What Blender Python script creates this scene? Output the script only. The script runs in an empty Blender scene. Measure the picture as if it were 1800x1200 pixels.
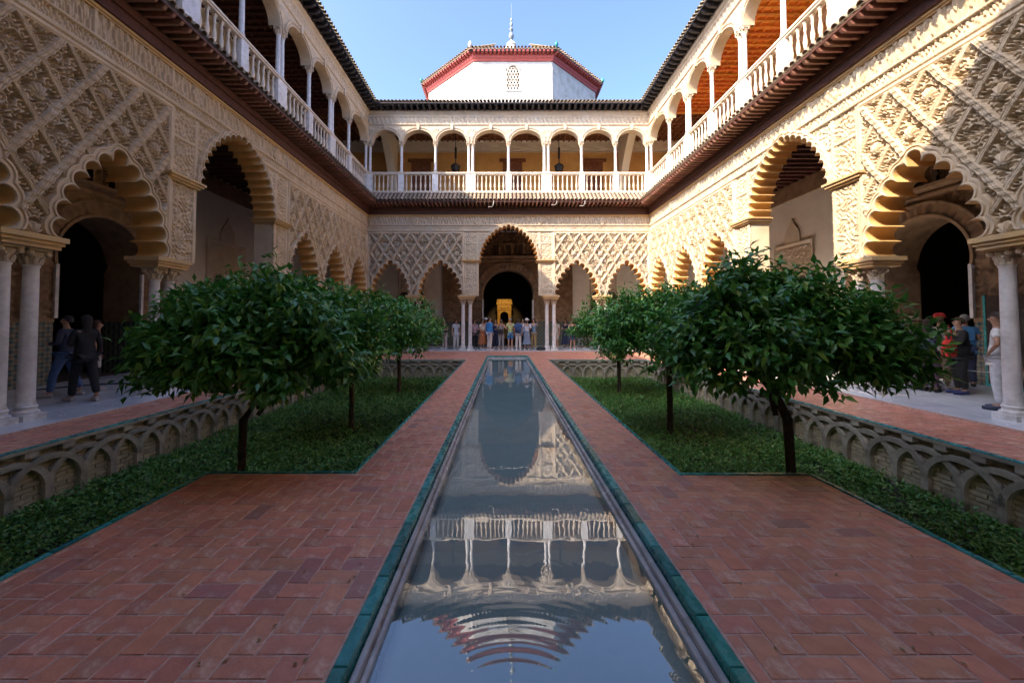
import bpy, math, random
import numpy as np
from mathutils import Vector, Matrix

random.seed(7); RNG = np.random.default_rng(11)
SC = bpy.context.scene
COL = SC.collection
PI = math.pi
R = math.radians

# ------------------------------------------------------------------ camera
cam_d = bpy.data.cameras.new('camera'); cam = bpy.data.objects.new('camera', cam_d); COL.objects.link(cam)
cam.location = (0, 0, 1.65); cam.rotation_euler = (R(92.0), 0, 0)
cam_d.sensor_width = 36; cam_d.lens = 710 / 1800 * 36
cam_d.shift_x = (900 - 886) / 1800; cam_d.shift_y = -(600 - 539) / 1800
cam_d.clip_start = 0.05; cam_d.clip_end = 2000
SC.camera = cam
# ------------------------------------------------------------------ light
SUN = Vector((0.97, 0.72, -1.0)).normalized()          # direction the light travels
W = bpy.data.worlds.new('World'); SC.world = W; W.use_nodes = True
wn = W.node_tree; wn.nodes.clear()
wo = wn.nodes.new('ShaderNodeOutputWorld'); wb = wn.nodes.new('ShaderNodeBackground')
sky = wn.nodes.new('ShaderNodeTexSky'); sky.sky_type = 'NISHITA'; sky.sun_disc = False
sky.sun_elevation = math.asin(-SUN.z); sky.sun_rotation = math.atan2(-SUN.x, -SUN.y) % (2 * PI)
sky.air_density = 0.5; sky.dust_density = 2.8; sky.ozone_density = 4.5; sky.altitude = 60
wb.inputs['Strength'].default_value = 0.15
wn.links.new(sky.outputs[0], wb.inputs[0]); wn.links.new(wb.outputs[0], wo.inputs[0])
sl = bpy.data.lights.new('sun', 'SUN'); so = bpy.data.objects.new('sun', sl); COL.objects.link(so)
sl.energy = 2.0; sl.angle = R(0.5); sl.color = (0.92, 0.75, 0.55)
so.rotation_euler = SUN.to_track_quat('-Z', 'Y').to_euler()
SC.view_settings.view_transform = 'Standard'; SC.view_settings.look = 'None'
SC.view_settings.gamma = 1; SC.view_settings.use_curve_mapping = False
SC.view_settings.exposure = 2.48
SC.cycles.use_denoising = True
SC.cycles.max_bounces = 10; SC.cycles.diffuse_bounces = 8; SC.cycles.transparent_max_bounces = 12
SC.cycles.caustics_reflective = False; SC.cycles.caustics_refractive = False

# ------------------------------------------------------------------ materials
def nd(t, k, **kw):
    n = t.nodes.new(k)
    for a, v in kw.items(): setattr(n, a, v)
    return n
def mat(name, c1, c2=None, rough=0.8, scale=3.0, detail=8, bump=0.0, bscale=40.0, rnd=0.0, c3=None, s3=0.6, spec=0.5,
        metal=0.0, lo=0.35, hi=0.65, c3lo=0.5, c3hi=0.72, island=False, rvar=0.0):
    m = bpy.data.materials.new(name); m.use_nodes = True; t = m.node_tree
    b = t.nodes['Principled BSDF']; b.inputs['Roughness'].default_value = rough; b.inputs['Metallic'].default_value = metal
    b.inputs['Specular IOR Level'].default_value = spec
    L = t.links.new
    tc = nd(t, 'ShaderNodeTexCoord')
    def noise(s, d=detail, r=0.6):
        n = nd(t, 'ShaderNodeTexNoise'); n.inputs['Scale'].default_value = s; n.inputs['Detail'].default_value = d
        n.inputs['Roughness'].default_value = r; L(tc.outputs['Object'], n.inputs['Vector']); return n
    def ramp(src, a, z):
        r = nd(t, 'ShaderNodeMapRange'); r.inputs['From Min'].default_value = a; r.inputs['From Max'].default_value = z
        r.interpolation_type = 'SMOOTHSTEP'; L(src, r.inputs['Value']); return r.outputs[0]
    def mix(f, a, bb):
        x = nd(t, 'ShaderNodeMix', data_type='RGBA')
        if isinstance(f, float): x.inputs[0].default_value = f
        else: L(f, x.inputs[0])
        for k, v in ((6, a), (7, bb)):
            if isinstance(v, tuple): x.inputs[k].default_value = (*v, 1)
            else: L(v, x.inputs[k])
        return x.outputs[2]
    col = c1
    n1 = noise(scale)
    if c2: col = mix(ramp(n1.outputs['Fac'], lo, hi), c1, c2)
    if c3: col = mix(ramp(noise(s3, 6, 0.65).outputs['Fac'], c3lo, c3hi), col, c3)
    if rnd:
        oi = nd(t, 'ShaderNodeObjectInfo'); ge = nd(t, 'ShaderNodeNewGeometry')
        ad = nd(t, 'ShaderNodeMath', operation='ADD')
        L(oi.outputs['Random'], ad.inputs[0])
        if island: L(ge.outputs['Random Per Island'], ad.inputs[1])
        else: ad.inputs[1].default_value = 0
        fr = nd(t, 'ShaderNodeMath', operation='FRACT'); L(ad.outputs[0], fr.inputs[0])
        hs = nd(t, 'ShaderNodeHueSaturation')
        mr = nd(t, 'ShaderNodeMapRange'); L(fr.outputs[0], mr.inputs[0]); mr.inputs[3].default_value = 1 - rnd; mr.inputs[4].default_value = 1 + rnd
        L(mr.outputs[0], hs.inputs['Value'])
        f2 = nd(t, 'ShaderNodeMath', operation='MULTIPLY'); L(fr.outputs[0], f2.inputs[0]); f2.inputs[1].default_value = 7.31
        f3 = nd(t, 'ShaderNodeMath', operation='FRACT'); L(f2.outputs[0], f3.inputs[0])
        m3 = nd(t, 'ShaderNodeMapRange'); L(f3.outputs[0], m3.inputs[0]); m3.inputs[3].default_value = 0.5 - rnd * 0.06; m3.inputs[4].default_value = 0.5 + rnd * 0.06
        L(m3.outputs[0], hs.inputs['Hue'])
        if isinstance(col, tuple): hs.inputs['Color'].default_value = (*col, 1)
        else: L(col, hs.inputs['Color'])
        col = hs.outputs[0]
    if isinstance(col, tuple): b.inputs['Base Color'].default_value = (*col, 1)
    else: L(col, b.inputs['Base Color'])
    if rvar:
        rr = nd(t, 'ShaderNodeMapRange'); L(noise(scale * 1.7, 5).outputs['Fac'], rr.inputs[0])
        rr.inputs[1].default_value = 0.3; rr.inputs[2].default_value = 0.7
        rr.inputs[3].default_value = max(0.02, rough - rvar); rr.inputs[4].default_value = min(1, rough + rvar); L(rr.outputs[0], b.inputs['Roughness'])
    if bump:
        bn = nd(t, 'ShaderNodeBump'); bn.inputs['Strength'].default_value = 1; bn.inputs['Distance'].default_value = bump
        L(noise(bscale, 5).outputs['Fac'], bn.inputs['Height']); L(bn.outputs[0], b.inputs['Normal'])
    return m
M = {}
M['stucco'] = mat('stucco', (.63, .495, .335), (.53, .41, .27), .88, 2.2, bump=.006, bscale=55, c3=(.64, .55, .42), s3=.9)
M['stucco_grey'] = mat('stucco_grey', (.60, .49, .35), (.50, .41, .30), .88, 2.6, bump=.006, bscale=55, c3=(.54, .49, .41), s3=1.1)
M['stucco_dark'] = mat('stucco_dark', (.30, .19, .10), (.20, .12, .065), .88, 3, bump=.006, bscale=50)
M['stone_gold'] = mat('stone_gold', (.60, .40, .17), (.52, .36, .19), .8, 3, bump=.003, bscale=40)
M['stucco_bounce'] = mat('stucco_bounce', (.66, .42, .17), (.58, .35, .13), .85, 3, bump=.004, bscale=45)  # for arch soffits: warm bounced light put into the colour
M['marble'] = mat('marble', (.74, .72, .69), (.60, .58, .56), .38, 6, bump=.003, bscale=22, c3=(.46, .42, .37), s3=3.2, c3lo=.50, c3hi=.74, rnd=.06)
M['stone_cream'] = mat('stone_cream', (.70, .61, .48), (.60, .51, .40), .7, 6, bump=.003, bscale=22, rnd=.06)
M['marble_floor'] = mat('marble_floor', (.72, .73, .75), (.56, .58, .62), .22, 1.6, rnd=.08, rvar=.08)
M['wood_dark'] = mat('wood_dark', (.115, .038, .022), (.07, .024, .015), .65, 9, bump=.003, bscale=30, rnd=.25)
M['wood_rafter'] = mat('wood_rafter', (.30, .15, .10), (.19, .085, .055), .6, 9, bump=.003, bscale=30, rnd=.3)
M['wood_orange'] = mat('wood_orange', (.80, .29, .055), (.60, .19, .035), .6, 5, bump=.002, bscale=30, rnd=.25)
M['wood_door'] = mat('wood_door', (.20, .075, .03), (.13, .045, .02), .55, 7, bump=.002, rnd=.1)
M['wood_black'] = mat('wood_black', (.035, .03, .032), (.022, .018, .02), .7, 9, rnd=.3)
M['roof_tile'] = mat('roof_tile', (.34, .22, .13), (.22, .15, .10), .85, 6, bump=.004, bscale=30, rnd=.3, c3=(.26, .25, .16), s3=2.0)
M['roof_tile_moss'] = mat('roof_tile_moss', (.42, .33, .23), (.24, .19, .14), .88, 7, bump=.005, bscale=30, rnd=.3, c3=(.22, .22, .14), s3=2.0)
M['plaster'] = mat('plaster', (.72, .66, .56), (.66, .60, .50), .9, 1.5, bump=.002)
M['plaster_ochre'] = mat('plaster_ochre', (.62, .37, .13), (.54, .31, .11), .9, 1.8, bump=.002)
M['plaster_white'] = mat('plaster_white', (.56, .535, .49), (.46, .44, .40), .9, 1.6, bump=.01, bscale=9, c3=(.34, .29, .22), s3=1.1, c3lo=.50, c3hi=.72)
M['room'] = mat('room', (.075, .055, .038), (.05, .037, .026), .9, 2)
M['red_paint'] = mat('red_paint', (.50, .10, .075), (.42, .085, .07), .7, 5, rnd=.08)
M['white_trim'] = mat('white_trim', (.60, .57, .52), None, .7)
M['teal'] = mat('teal', (.015, .19, .17), (.03, .27, .26), .28, 9, rnd=.35, rvar=.12)
M['brick'] = mat('brick', (.64, .275, .175), (.50, .195, .125), .40, 6, bump=.003, bscale=45, rnd=.13, c3=(.72, .46, .35), s3=5.5, c3lo=.50, c3hi=.70, island=True, rvar=.2)
M['brick_new'] = mat('brick_new', (.60, .25, .15), (.52, .20, .115), .55, 8, bump=.002, bscale=60, rnd=.12)
M['brick_old'] = mat('brick_old', (.46, .215, .17), (.38, .175, .15), .36, 7, bump=.003, bscale=45, rnd=.15, c3=(.55, .36, .30), s3=7)
M['mortar'] = mat('mortar', (.62, .43, .35), (.48, .31, .25), .9, 20)
M['garden_brick'] = mat('garden_brick', (.52, .45, .31), (.41, .35, .235), .9, 8, bump=.008, bscale=24, c3=(.22, .19, .14), s3=3, rnd=.10, island=True)
M['garden_stone'] = mat('garden_stone', (.42, .375, .295), (.31, .275, .215), .9, 9, bump=.007, bscale=26, rnd=.2)
M['soil'] = mat('soil', (.03, .032, .014), (.016, .02, .008), .95, 12, bump=.03, bscale=15)
M['ledge'] = mat('ledge', (.50, .49, .48), (.38, .37, .37), .2, 6, rvar=.12, c3=(.30, .26, .22), s3=4)
M['pool_floor'] = mat('pool_floor', (.78, .82, .74), (.70, .75, .69), .8, 3.0, c3=(.82, .80, .72), s3=1.2)
M['bark'] = mat('bark', (.075, .05, .032), (.04, .028, .02), .9, 14, bump=.012, bscale=30)
M['gold'] = mat('gold', (.80, .46, .09), (.36, .17, .03), .45, 7, bump=.05, bscale=9)
M['iron'] = mat('iron', (.03, .03, .032), None, .5, metal=.6)
M['lead'] = mat('lead', (.16, .22, .24), (.3, .32, .32), .45, 8, metal=.3)

def leaf_mat(name, a, b, tip, trans=.2, rough=.3):
    m = bpy.data.materials.new(name); m.use_nodes = True; t = m.node_tree; L = t.links.new
    bs = t.nodes['Principled BSDF']; bs.inputs['Roughness'].default_value = rough
    ge = nd(t, 'ShaderNodeNewGeometry'); cr = nd(t, 'ShaderNodeValToRGB')
    e = cr.color_ramp.elements; e[0].color = (*a, 1); e[1].color = (*b, 1); e[1].position = .72
    x = e.new(1.0); x.color = (*tip, 1)
    L(ge.outputs['Random Per Island'], cr.inputs[0]); L(cr.outputs[0], bs.inputs['Base Color'])
    tr = nd(t, 'ShaderNodeBsdfTranslucent'); L(cr.outputs[0], tr.inputs[0])
    mx = nd(t, 'ShaderNodeMixShader'); mx.inputs[0].default_value = trans
    L(bs.outputs[0], mx.inputs[1]); L(tr.outputs[0], mx.inputs[2]); L(mx.outputs[0], t.nodes['Material Output'].inputs[0])
    return m
M['leaf'] = leaf_mat('orange_leaf', (.046, .20, .036), (.095, .31, .050), (.24, .45, .06))
M['cover'] = leaf_mat('ground_leaf', (.052, .18, .028), (.10, .27, .045), (.24, .33, .07), rough=.5)

def azulejo():
    m = bpy.data.materials.new('azulejo'); m.use_nodes = True; t = m.node_tree; L = t.links.new
    b = t.nodes['Principled BSDF']; b.inputs['Roughness'].default_value = .25
    tc = nd(t, 'ShaderNodeTexCoord'); mp = nd(t, 'ShaderNodeMapping'); mp.inputs['Rotation'].default_value = (0, R(45), 0)
    L(tc.outputs['Object'], mp.inputs[0])
    v = nd(t, 'ShaderNodeTexChecker'); v.inputs['Scale'].default_value = 13
    v.inputs['Color1'].default_value = (.20, .21, .17, 1); v.inputs['Color2'].default_value = (.02, .045, .085, 1)
    L(mp.outputs[0], v.inputs[0])
    w = nd(t, 'ShaderNodeTexChecker'); w.inputs['Scale'].default_value = 8
    w.inputs['Color1'].default_value = (.03, .085, .06, 1); w.inputs['Color2'].default_value = (.22, .15, .06, 1); L(tc.outputs['Object'], w.inputs[0])
    x = nd(t, 'ShaderNodeMix', data_type='RGBA'); x.inputs[0].default_value = .45
    L(v.outputs[0], x.inputs[6]); L(w.outputs[0], x.inputs[7]); L(x.outputs[2], b.inputs['Base Color'])
    return m
M['azulejo'] = azulejo()

# ------------------------------------------------------------------ object helpers
def tag(o, label=None, cat=None, group=None, kind=None):
    if label: o['label'] = label
    if cat: o['category'] = cat
    if group: o['group'] = group
    if kind: o['kind'] = kind
    return o
def empty(name, loc=(0, 0, 0), rz=0.0, parent=None):
    o = bpy.data.objects.new(name, None); COL.objects.link(o); o.location = loc; o.rotation_euler = (0, 0, rz); o.parent = parent
    o.empty_display_size = .2
    return o
def link(name, me, parent=None, loc=None, rot=None):
    o = bpy.data.objects.new(name, me); COL.objects.link(o); o.parent = parent
    if loc is not None: o.location = loc
    if rot is not None: o.rotation_euler = rot
    return o
def smooth(me, ang=40):
    me.polygons.foreach_set('use_smooth', np.ones(len(me.polygons), bool)); me.set_sharp_from_angle(angle=R(ang)); return me
def npmesh(name, V, F, m=None):
    me = bpy.data.meshes.new(name); V = np.asarray(V, np.float32); F = np.asarray(F, np.int32); n, k = F.shape
    me.vertices.add(len(V)); me.vertices.foreach_set('co', V.ravel())
    me.loops.add(n * k); me.loops.foreach_set('vertex_index', F.ravel())
    me.polygons.add(n); me.polygons.foreach_set('loop_start', np.arange(n, dtype=np.int32) * k)
    me.update(calc_edges=True)
    if m: me.materials.append(m)
    return me
class MB:
    def __init__(s): s.V = []; s.F = []
    def add(s, V, F):
        o = len(s.V); s.V += [tuple(v) for v in V]; s.F += [tuple(i + o for i in f) for f in F]; return s
    def box(s, x0, x1, y0, y1, z0, z1):
        return s.add([(x0, y0, z0), (x1, y0, z0), (x1, y1, z0), (x0, y1, z0), (x0, y0, z1), (x1, y0, z1), (x1, y1, z1), (x0, y1, z1)],
                     [(3, 2, 1, 0), (4, 5, 6, 7), (0, 1, 5, 4), (1, 2, 6, 5), (2, 3, 7, 6), (3, 0, 4, 7)])
    def cbox(s, x0, x1, y0, y1, z0, z1, c=.01):      # box with chamfered top edges
        return s.add([(x0, y0, z0), (x1, y0, z0), (x1, y1, z0), (x0, y1, z0), (x0, y0, z1 - c), (x1, y0, z1 - c), (x1, y1, z1 - c), (x0, y1, z1 - c),
                      (x0 + c, y0 + c, z1), (x1 - c, y0 + c, z1), (x1 - c, y1 - c, z1), (x0 + c, y1 - c, z1)],
                     [(3, 2, 1, 0), (8, 9, 10, 11), (0, 1, 5, 4), (1, 2, 6, 5), (2, 3, 7, 6), (3, 0, 4, 7),
                      (4, 5, 9, 8), (5, 6, 10, 9), (6, 7, 11, 10), (7, 4, 8, 11)])
    def lathe(s, prof, c=(0, 0, 0), n=12, sx=1, sy=1):
        V = []; F = []
        for r, z in prof:
            for i in range(n):
                a = 2 * PI * i / n; V.append((c[0] + r * sx * math.cos(a), c[1] + r * sy * math.sin(a), c[2] + z))
        for j in range(len(prof) - 1):
            for i in range(n):
                k = (i + 1) % n; F.append((j * n + i, j * n + k, (j + 1) * n + k, (j + 1) * n + i))
        F.append(tuple(range(n - 1, -1, -1))); F.append(tuple((len(prof) - 1) * n + i for i in range(n)))
        return s.add(V, F)
    def tube(s, pts, rad, n=8, cap=True):
        pts = [Vector(p) for p in pts]; V = []; F = []
        for j, p in enumerate(pts):
            d = (pts[min(j + 1, len(pts) - 1)] - pts[max(j - 1, 0)]).normalized()
            u = d.cross(Vector((0, 0, 1)) if abs(d.z) < .9 else Vector((1, 0, 0))).normalized(); v = d.cross(u)
            r = rad[j] if isinstance(rad, (list, tuple)) else rad
            for i in range(n):
                a = 2 * PI * i / n; V.append(p + (u * math.cos(a) + v * math.sin(a)) * r)
        for j in range(len(pts) - 1):
            for i in range(n):
                k = (i + 1) % n; F.append((j * n + i, j * n + k, (j + 1) * n + k, (j + 1) * n + i))
        if cap: F.append(tuple(range(n - 1, -1, -1))); F.append(tuple((len(pts) - 1) * n + i for i in range(n)))
        return s.add(V, F)
    def prism(s, poly, y0, y1):                        # polygon in x,z swept along y
        n = len(poly); V = [(x, y0, z) for x, z in poly] + [(x, y1, z) for x, z in poly]
        F = [tuple(range(n)), tuple(range(2 * n - 1, n - 1, -1))] + [(i, i + n, (i + 1) % n + n, (i + 1) % n) for i in range(n)]
        return s.add(V, F)
    def prism_x(s, poly, x0, x1):                      # polygon in y,z swept along x
        n = len(poly); V = [(x0, y, z) for y, z in poly] + [(x1, y, z) for y, z in poly]
        F = [tuple(range(n)), tuple(range(2 * n - 1, n - 1, -1))] + [(i, i + n, (i + 1) % n + n, (i + 1) % n) for i in range(n)]
        return s.add(V, F)
    def mesh(s, name, m=None, sm=None):
        me = bpy.data.meshes.new(name); me.from_pydata(s.V, [], s.F)
        if m: me.materials.append(m)
        if sm: smooth(me, sm)
        return me
    def build(s, name, m=None, parent=None, sm=None, loc=None): return link(name, s.mesh(name, m, sm), parent, loc)

def inside(px, pz, poly):
    x, z = np.asarray(px), np.asarray(pz); c = np.zeros(x.shape, bool); n = len(poly); j = n - 1
    for i in range(n):
        xi, zi = poly[i]; xj, zj = poly[j]
        if zi != zj: c ^= ((zi > z) != (zj > z)) & (x < (xj - xi) * (z - zi) / (zj - zi) + xi)
        j = i
    return c
def sst(a, b, x):
    t = np.clip((x - a) / (b - a), 0, 1); return t * t * (3 - 2 * t)

# ------------------------------------------------------------------ arches
def lobed(a, H, z0, N, cx=0.0):
    """centres, normals, tangents of the lobes along a pointed arch; returns ring(d) -> list of per-lobe point arrays"""
    c = (H * H - a * a) / (2 * a); Rr = a + c; ph1 = math.acos(c / Rr); ell = Rr * ph1; s = ell / (N + .5)
    C = []; Nn = []
    for i in range(-N, N + 1):
        if i == 0: C.append((0, H)); Nn.append((0, 1)); continue
        ph = (ell - abs(i) * s) / Rr; x = -c + Rr * math.cos(ph); z = Rr * math.sin(ph); sg = 1 if i > 0 else -1
        C.append((sg * x, z)); Nn.append((sg * math.cos(ph), math.sin(ph)))
    C = np.array(C) + (cx, z0); Nn = np.array(Nn); T = np.stack([Nn[:, 1], -Nn[:, 0]], 1); r = s * .47; K = len(C)
    def ring(d, m=9):
        rho = r + d; A = PI / 2 if d == 0 else math.asin(min(1, (s / 2) / rho)); out = []
        for j in range(K):
            al = np.linspace(-A, A, m); out.append(C[j] + rho * (np.sin(al)[:, None] * T[j] + np.cos(al)[:, None] * Nn[j]))
        for j in range(K - 1):
            if d == 0:
                nn = Nn[j] + Nn[j + 1]; nn /= np.linalg.norm(nn)
                p = (C[j] + s / 2 * T[j] + C[j + 1] - s / 2 * T[j + 1]) / 2 - .46 * r * nn
            else: p = (out[j][-1] + out[j + 1][0]) / 2
            out[j][-1] = p; out[j + 1][0] = p
        return out
    return ring
def smooth_arch(a, H, z0, cx=0.0, n=24, horseshoe=0.0):
    def ring(d, m=n):
        if horseshoe:
            th = np.linspace(PI + horseshoe, -horseshoe, m); Rr = a / math.cos(horseshoe)
            zc = z0 + Rr * math.sin(horseshoe); return [np.stack([cx + (Rr + d) * np.cos(th), zc + (Rr + d) * np.sin(th)], 1)]
        th = np.linspace(PI, 0, m); return [np.stack([cx + (a + d) * np.cos(th), z0 + (H + d) * np.sin(th)], 1)]
    return ring
def arch_obj(name, ring, prof, T, m, parent, ang=35, back=True, soffit=None):
    """prof: list of (offset, y); the first ring is swept to y=T as the intrados"""
    rs = [ring(d) for d, y in prof]; V = []; F = []; MI = []
    for l in range(len(rs[0])):
        lay = [[(p[0], T, p[1]) for p in rs[0][l]]] + [[(p[0], y, p[1]) for p in rs[k][l]] for k, (d, y) in enumerate(prof)]
        if back: lay = [[(p[0], T, p[1]) for p in rs[-1][l]]] + lay
        n = len(lay[0]); o = len(V)
        for a in lay: V += a
        for k in range(len(lay) - 1):
            for i in range(n - 1): F.append((o + k * n + i, o + k * n + i + 1, o + (k + 1) * n + i + 1, o + (k + 1) * n + i)); MI.append(1 if k == (1 if back else 0) else 0)
    me = bpy.data.meshes.new(name); me.from_pydata(V, [], F); me.materials.append(m)
    if soffit: me.materials.append(soffit); me.polygons.foreach_set('material_index', MI)
    smooth(me, ang)
    return link(name, me, parent)
def ring_poly(ring, d, zlow):
    p = np.concatenate(ring(d)); return [tuple(q) for q in p] + [(p[-1][0], zlow), (p[0][0], zlow)]

# ------------------------------------------------------------------ carved relief
def hf_part(name, xs, zs, Hm, fmask, m, parent, ybase=0.0, sm=True):
    """height field patch: vertex (x, ybase - h, z); fmask over faces. Returns object or None"""
    nz, nx = Hm.shape; fi, fj = np.nonzero(fmask)
    if len(fi) == 0: return None
    idx = np.full(nz * nx, -1, np.int64); q = np.stack([fi * nx + fj, fi * nx + fj + 1, (fi + 1) * nx + fj + 1, (fi + 1) * nx + fj], 1)
    u, inv = np.unique(q.ravel(), return_inverse=True); vi, vj = u // nx, u % nx
    V = np.stack([xs[vj], ybase - Hm[vi, vj], zs[vi]], 1)
    me = npmesh(name, V, inv.reshape(-1, 4), m)
    if sm: me.polygons.foreach_set('use_smooth', np.ones(len(me.polygons), bool))
    return link(name, me, parent)
def blobs(x, z, f, ph=0.0):
    """leafy carved pattern, mirror it by passing |x|"""
    s = np.sin(f * x + 2.2 * np.sin(.62 * f * z + ph) + ph) * np.sin(.9 * f * z + 2.0 * np.sin(.7 * f * x + 1.3 * ph) - ph)
    s += .45 * np.sin(1.9 * f * x + 1.7 * np.sin(f * z)) * np.sin(1.7 * f * z - ph)
    return s
PP, QQ = .73, 1.12
def sebka(X, Z, x0, z0, sk=1):
    xw = X - x0 + .010 * np.sin(2 * PI * (Z - z0) / (QQ / 2)); u = xw / PP + (Z - z0) / QQ; v = xw / PP - (Z - z0) / QQ
    fu = u - np.round(u); fv = v - np.round(v); per = PP * QQ / math.hypot(PP, QQ); du = np.abs(fu) * per; dv = np.abs(fv) * per
    iu = np.floor(u); iv = np.floor(v); cu = u - iu - .5; cv = v - iv - .5
    xc = (cu + cv) / 2 * PP; zc = (cu - cv) / 2 * QQ
    ph = (np.sin(iu * 12.9 + iv * 4.1) * 43.7) % 1.0 * 1.2
    # ornament in the lozenge
    ax = np.abs(xc); b = blobs(ax, zc, 46, ph) - .10
    leaf = sst(-.06, .10, b); vein = .5 + .5 * np.sin(150 * (ax * .8 + zc * .6)); h = -.075 + leaf * (.105 + .022 * np.sqrt(np.clip(b, 0, 1)) + .010 * vein * sst(.25, .5, b))
    for sxc, szc, sr in ((.135, .19, .105), (.15, -.16, .10), (.0, .33, .075), (.0, -.36, .075)):   # scrolls
        dx_ = ax - sxc if sxc else xc; dz_ = zc - szc; r_ = np.hypot(dx_, dz_); sp_ = np.sin(np.arctan2(dz_, dx_) - r_ * 2 * PI / .062)
        k_ = sst(sr, sr - .02, r_); h = h * (1 - k_) + k_ * (-.03 + .075 * sst(-.35, .2, sp_))
    rr = np.hypot(xc, (zc + .03) * .92); th = np.arctan2(xc, zc + .13)
    shell = .030 + .030 * np.cos(15 * th) + .03 * (1 - (rr / .13) ** 2); has = ((iu + iv) % 2 == 0) | ((iu * 3 + iv) % 5 == 0)
    k = sst(.135, .118, rr) * has; h = h * (1 - k) + shell * k; gr = np.exp(-((rr - .15) / .014) ** 2) * has; h -= .05 * gr
    def rib(d):
        return np.where(d < .016, .075, np.where(d < .026, .058, np.where(d < .046, .082, .05)))
    steps = .014 * (np.sin(2 * PI * Z / .14) > 0)
    ru = sst(.066, .056, du); rv = sst(.056, .048, dv)
    h = h * (1 - rv) + rib(dv) * rv; h = h * (1 - ru) + (rib(du) + .018 + steps) * ru
    return h, iu * 1000 + iv
def fine(X, Z, p, dep):
    X = np.abs(X); X, Z = X + .35 * p * np.sin(2 * PI * Z / (2.7 * p) + 1.1 * np.sin(3.1 * X)), Z + .35 * p * np.sin(2 * PI * X / (2.3 * p) + 1.7 * np.sin(2.3 * Z))
    f = 2 * PI / p; s = np.sin(f * X) * np.sin(f * Z) + .6 * np.sin(2 * f * X + 1.5 * np.sin(f * Z)) * np.cos(1.5 * f * Z); return dep * (np.tanh(5 * s) + .3 * np.sin(2.3 * f * X) * np.cos(2.1 * f * Z))
def shield(X, Z, cx, cz, h):
    r = np.hypot((X - cx) / .19, (Z - cz) / .24); k = sst(1.0, .86, r)
    return h * (1 - k) + k * (.06 + .02 * np.sin(38 * (X - cx)) * np.sin(30 * (Z - cz)))
# ------------------------------------------------------------------ shared meshes
def capital_mesh(r, h, w, m):
    b = MB(); b.lathe([(r * 1.12, 0), (r * 1.18, .02 * h / .26), (r * 1.0, .05 * h / .26), (r * 1.1, .35 * h), (r * 1.35, .62 * h), (r * 1.55, .78 * h)], n=14)
    for k in range(8):                                       # leaves round the bell
        a = k * PI / 4 + PI / 8; ca, sa = math.cos(a), math.sin(a)
        b.tube([(ca * r * 1.02, sa * r * 1.02, .08 * h), (ca * r * 1.3, sa * r * 1.3, .4 * h), (ca * r * 1.62, sa * r * 1.62, .52 * h), (ca * r * 1.62, sa * r * 1.62, .44 * h)], [r * .3, r * .26, r * .2, r * .1], 6)
    for sx in (-1, 1):
        for sy in (-1, 1):                                   # corner volutes
            b.lathe([(r * .1, -.16 * h), (r * .42, -.1 * h), (r * .5, 0), (r * .42, .1 * h), (r * .1, .16 * h)], (sx * w * .78, sy * w * .78, .70 * h), 8)
    b.box(-w, w, -w, w, .84 * h, h); return b.mesh('capital', m, 35)
def shaft_mesh(r, h, m):
    n = 12; prof = [(r * 1.16, 0), (r * 1.16, .03), (r * 1.04, .05)] + [(r * (1.02 - .12 * (i / n) ** 1.6), .06 + (h - .12) * i / n) for i in range(n + 1)] + [(r * 1.02, h - .045), (r * 1.04, h - .015), (r * .95, h)]
    return MB().lathe(prof, n=20).mesh('shaft', m, 40)
def base_mesh(r, h, w, m):
    b = MB(); b.cbox(-w, w, -w, w, 0, h * .42, .012)
    b.lathe([(w * .98, h * .42), (w * 1.0, h * .5), (w * .95, h * .6), (r * 1.25, h * .66), (r * 1.2, h * .76), (r * 1.34, h * .84), (r * 1.34, h * .92), (r * 1.15, h)], n=20)
    return b.mesh('base', m, 40)
SH_LOW = shaft_mesh(.104, 2.30, M['marble']); CAP_LOW = capital_mesh(.098, .28, .16, M['stucco_grey']); BASE_LOW = base_mesh(.104, .24, .165, M['marble'])
SH_UP = shaft_mesh(.075, 1.36, M['marble']); CAP_UP = capital_mesh(.07, .24, .12, M['stone_gold']); BASE_UP = base_mesh(.075, .09, .105, M['marble'])
CAP_UP.materials[0] = M['stucco_grey']
BAL = MB().box(-.045, .045, -.045, .045, 0, .06).lathe([(.032, .06), (.045, .08), (.03, .11), (.034, .16), (.056, .27), (.058, .34), (.04, .46), (.03, .54), (.028, .62), (.042, .66), (.03, .69), (.036, .78), (.04, .84)], n=10).box(-.042, .042, -.042, .042, .84, .9).mesh('baluster', M['stone_cream'], 40)
RAFT = MB().add(*(lambda L: ([(-.035, -L, 0), (.035, -L, 0), (.035, .1, 0), (-.035, .1, 0), (-.035, -L, .1), (.035, -L, .1), (.035, .1, .1), (-.035, .1, .1), (-.035, -L - .05, .07), (.035, -L - .05, .07)],
    [(3, 2, 1, 0), (4, 5, 6, 7), (1, 2, 6, 5), (3, 0, 4, 7), (2, 3, 7, 6), (0, 1, 9, 8), (8, 9, 5, 4), (0, 8, 4), (1, 5, 9)]))(.72)).mesh('rafter', M['wood_rafter'])
RAFT.materials[0] = M['wood_rafter']
BRK = MB().prism_x([(.1, 0), (-.38, 0), (-.5, .05), (-.55, .12), (-.55, .17), (.1, .17)], -.055, .055).mesh('bracket', M['wood_black'])
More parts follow.
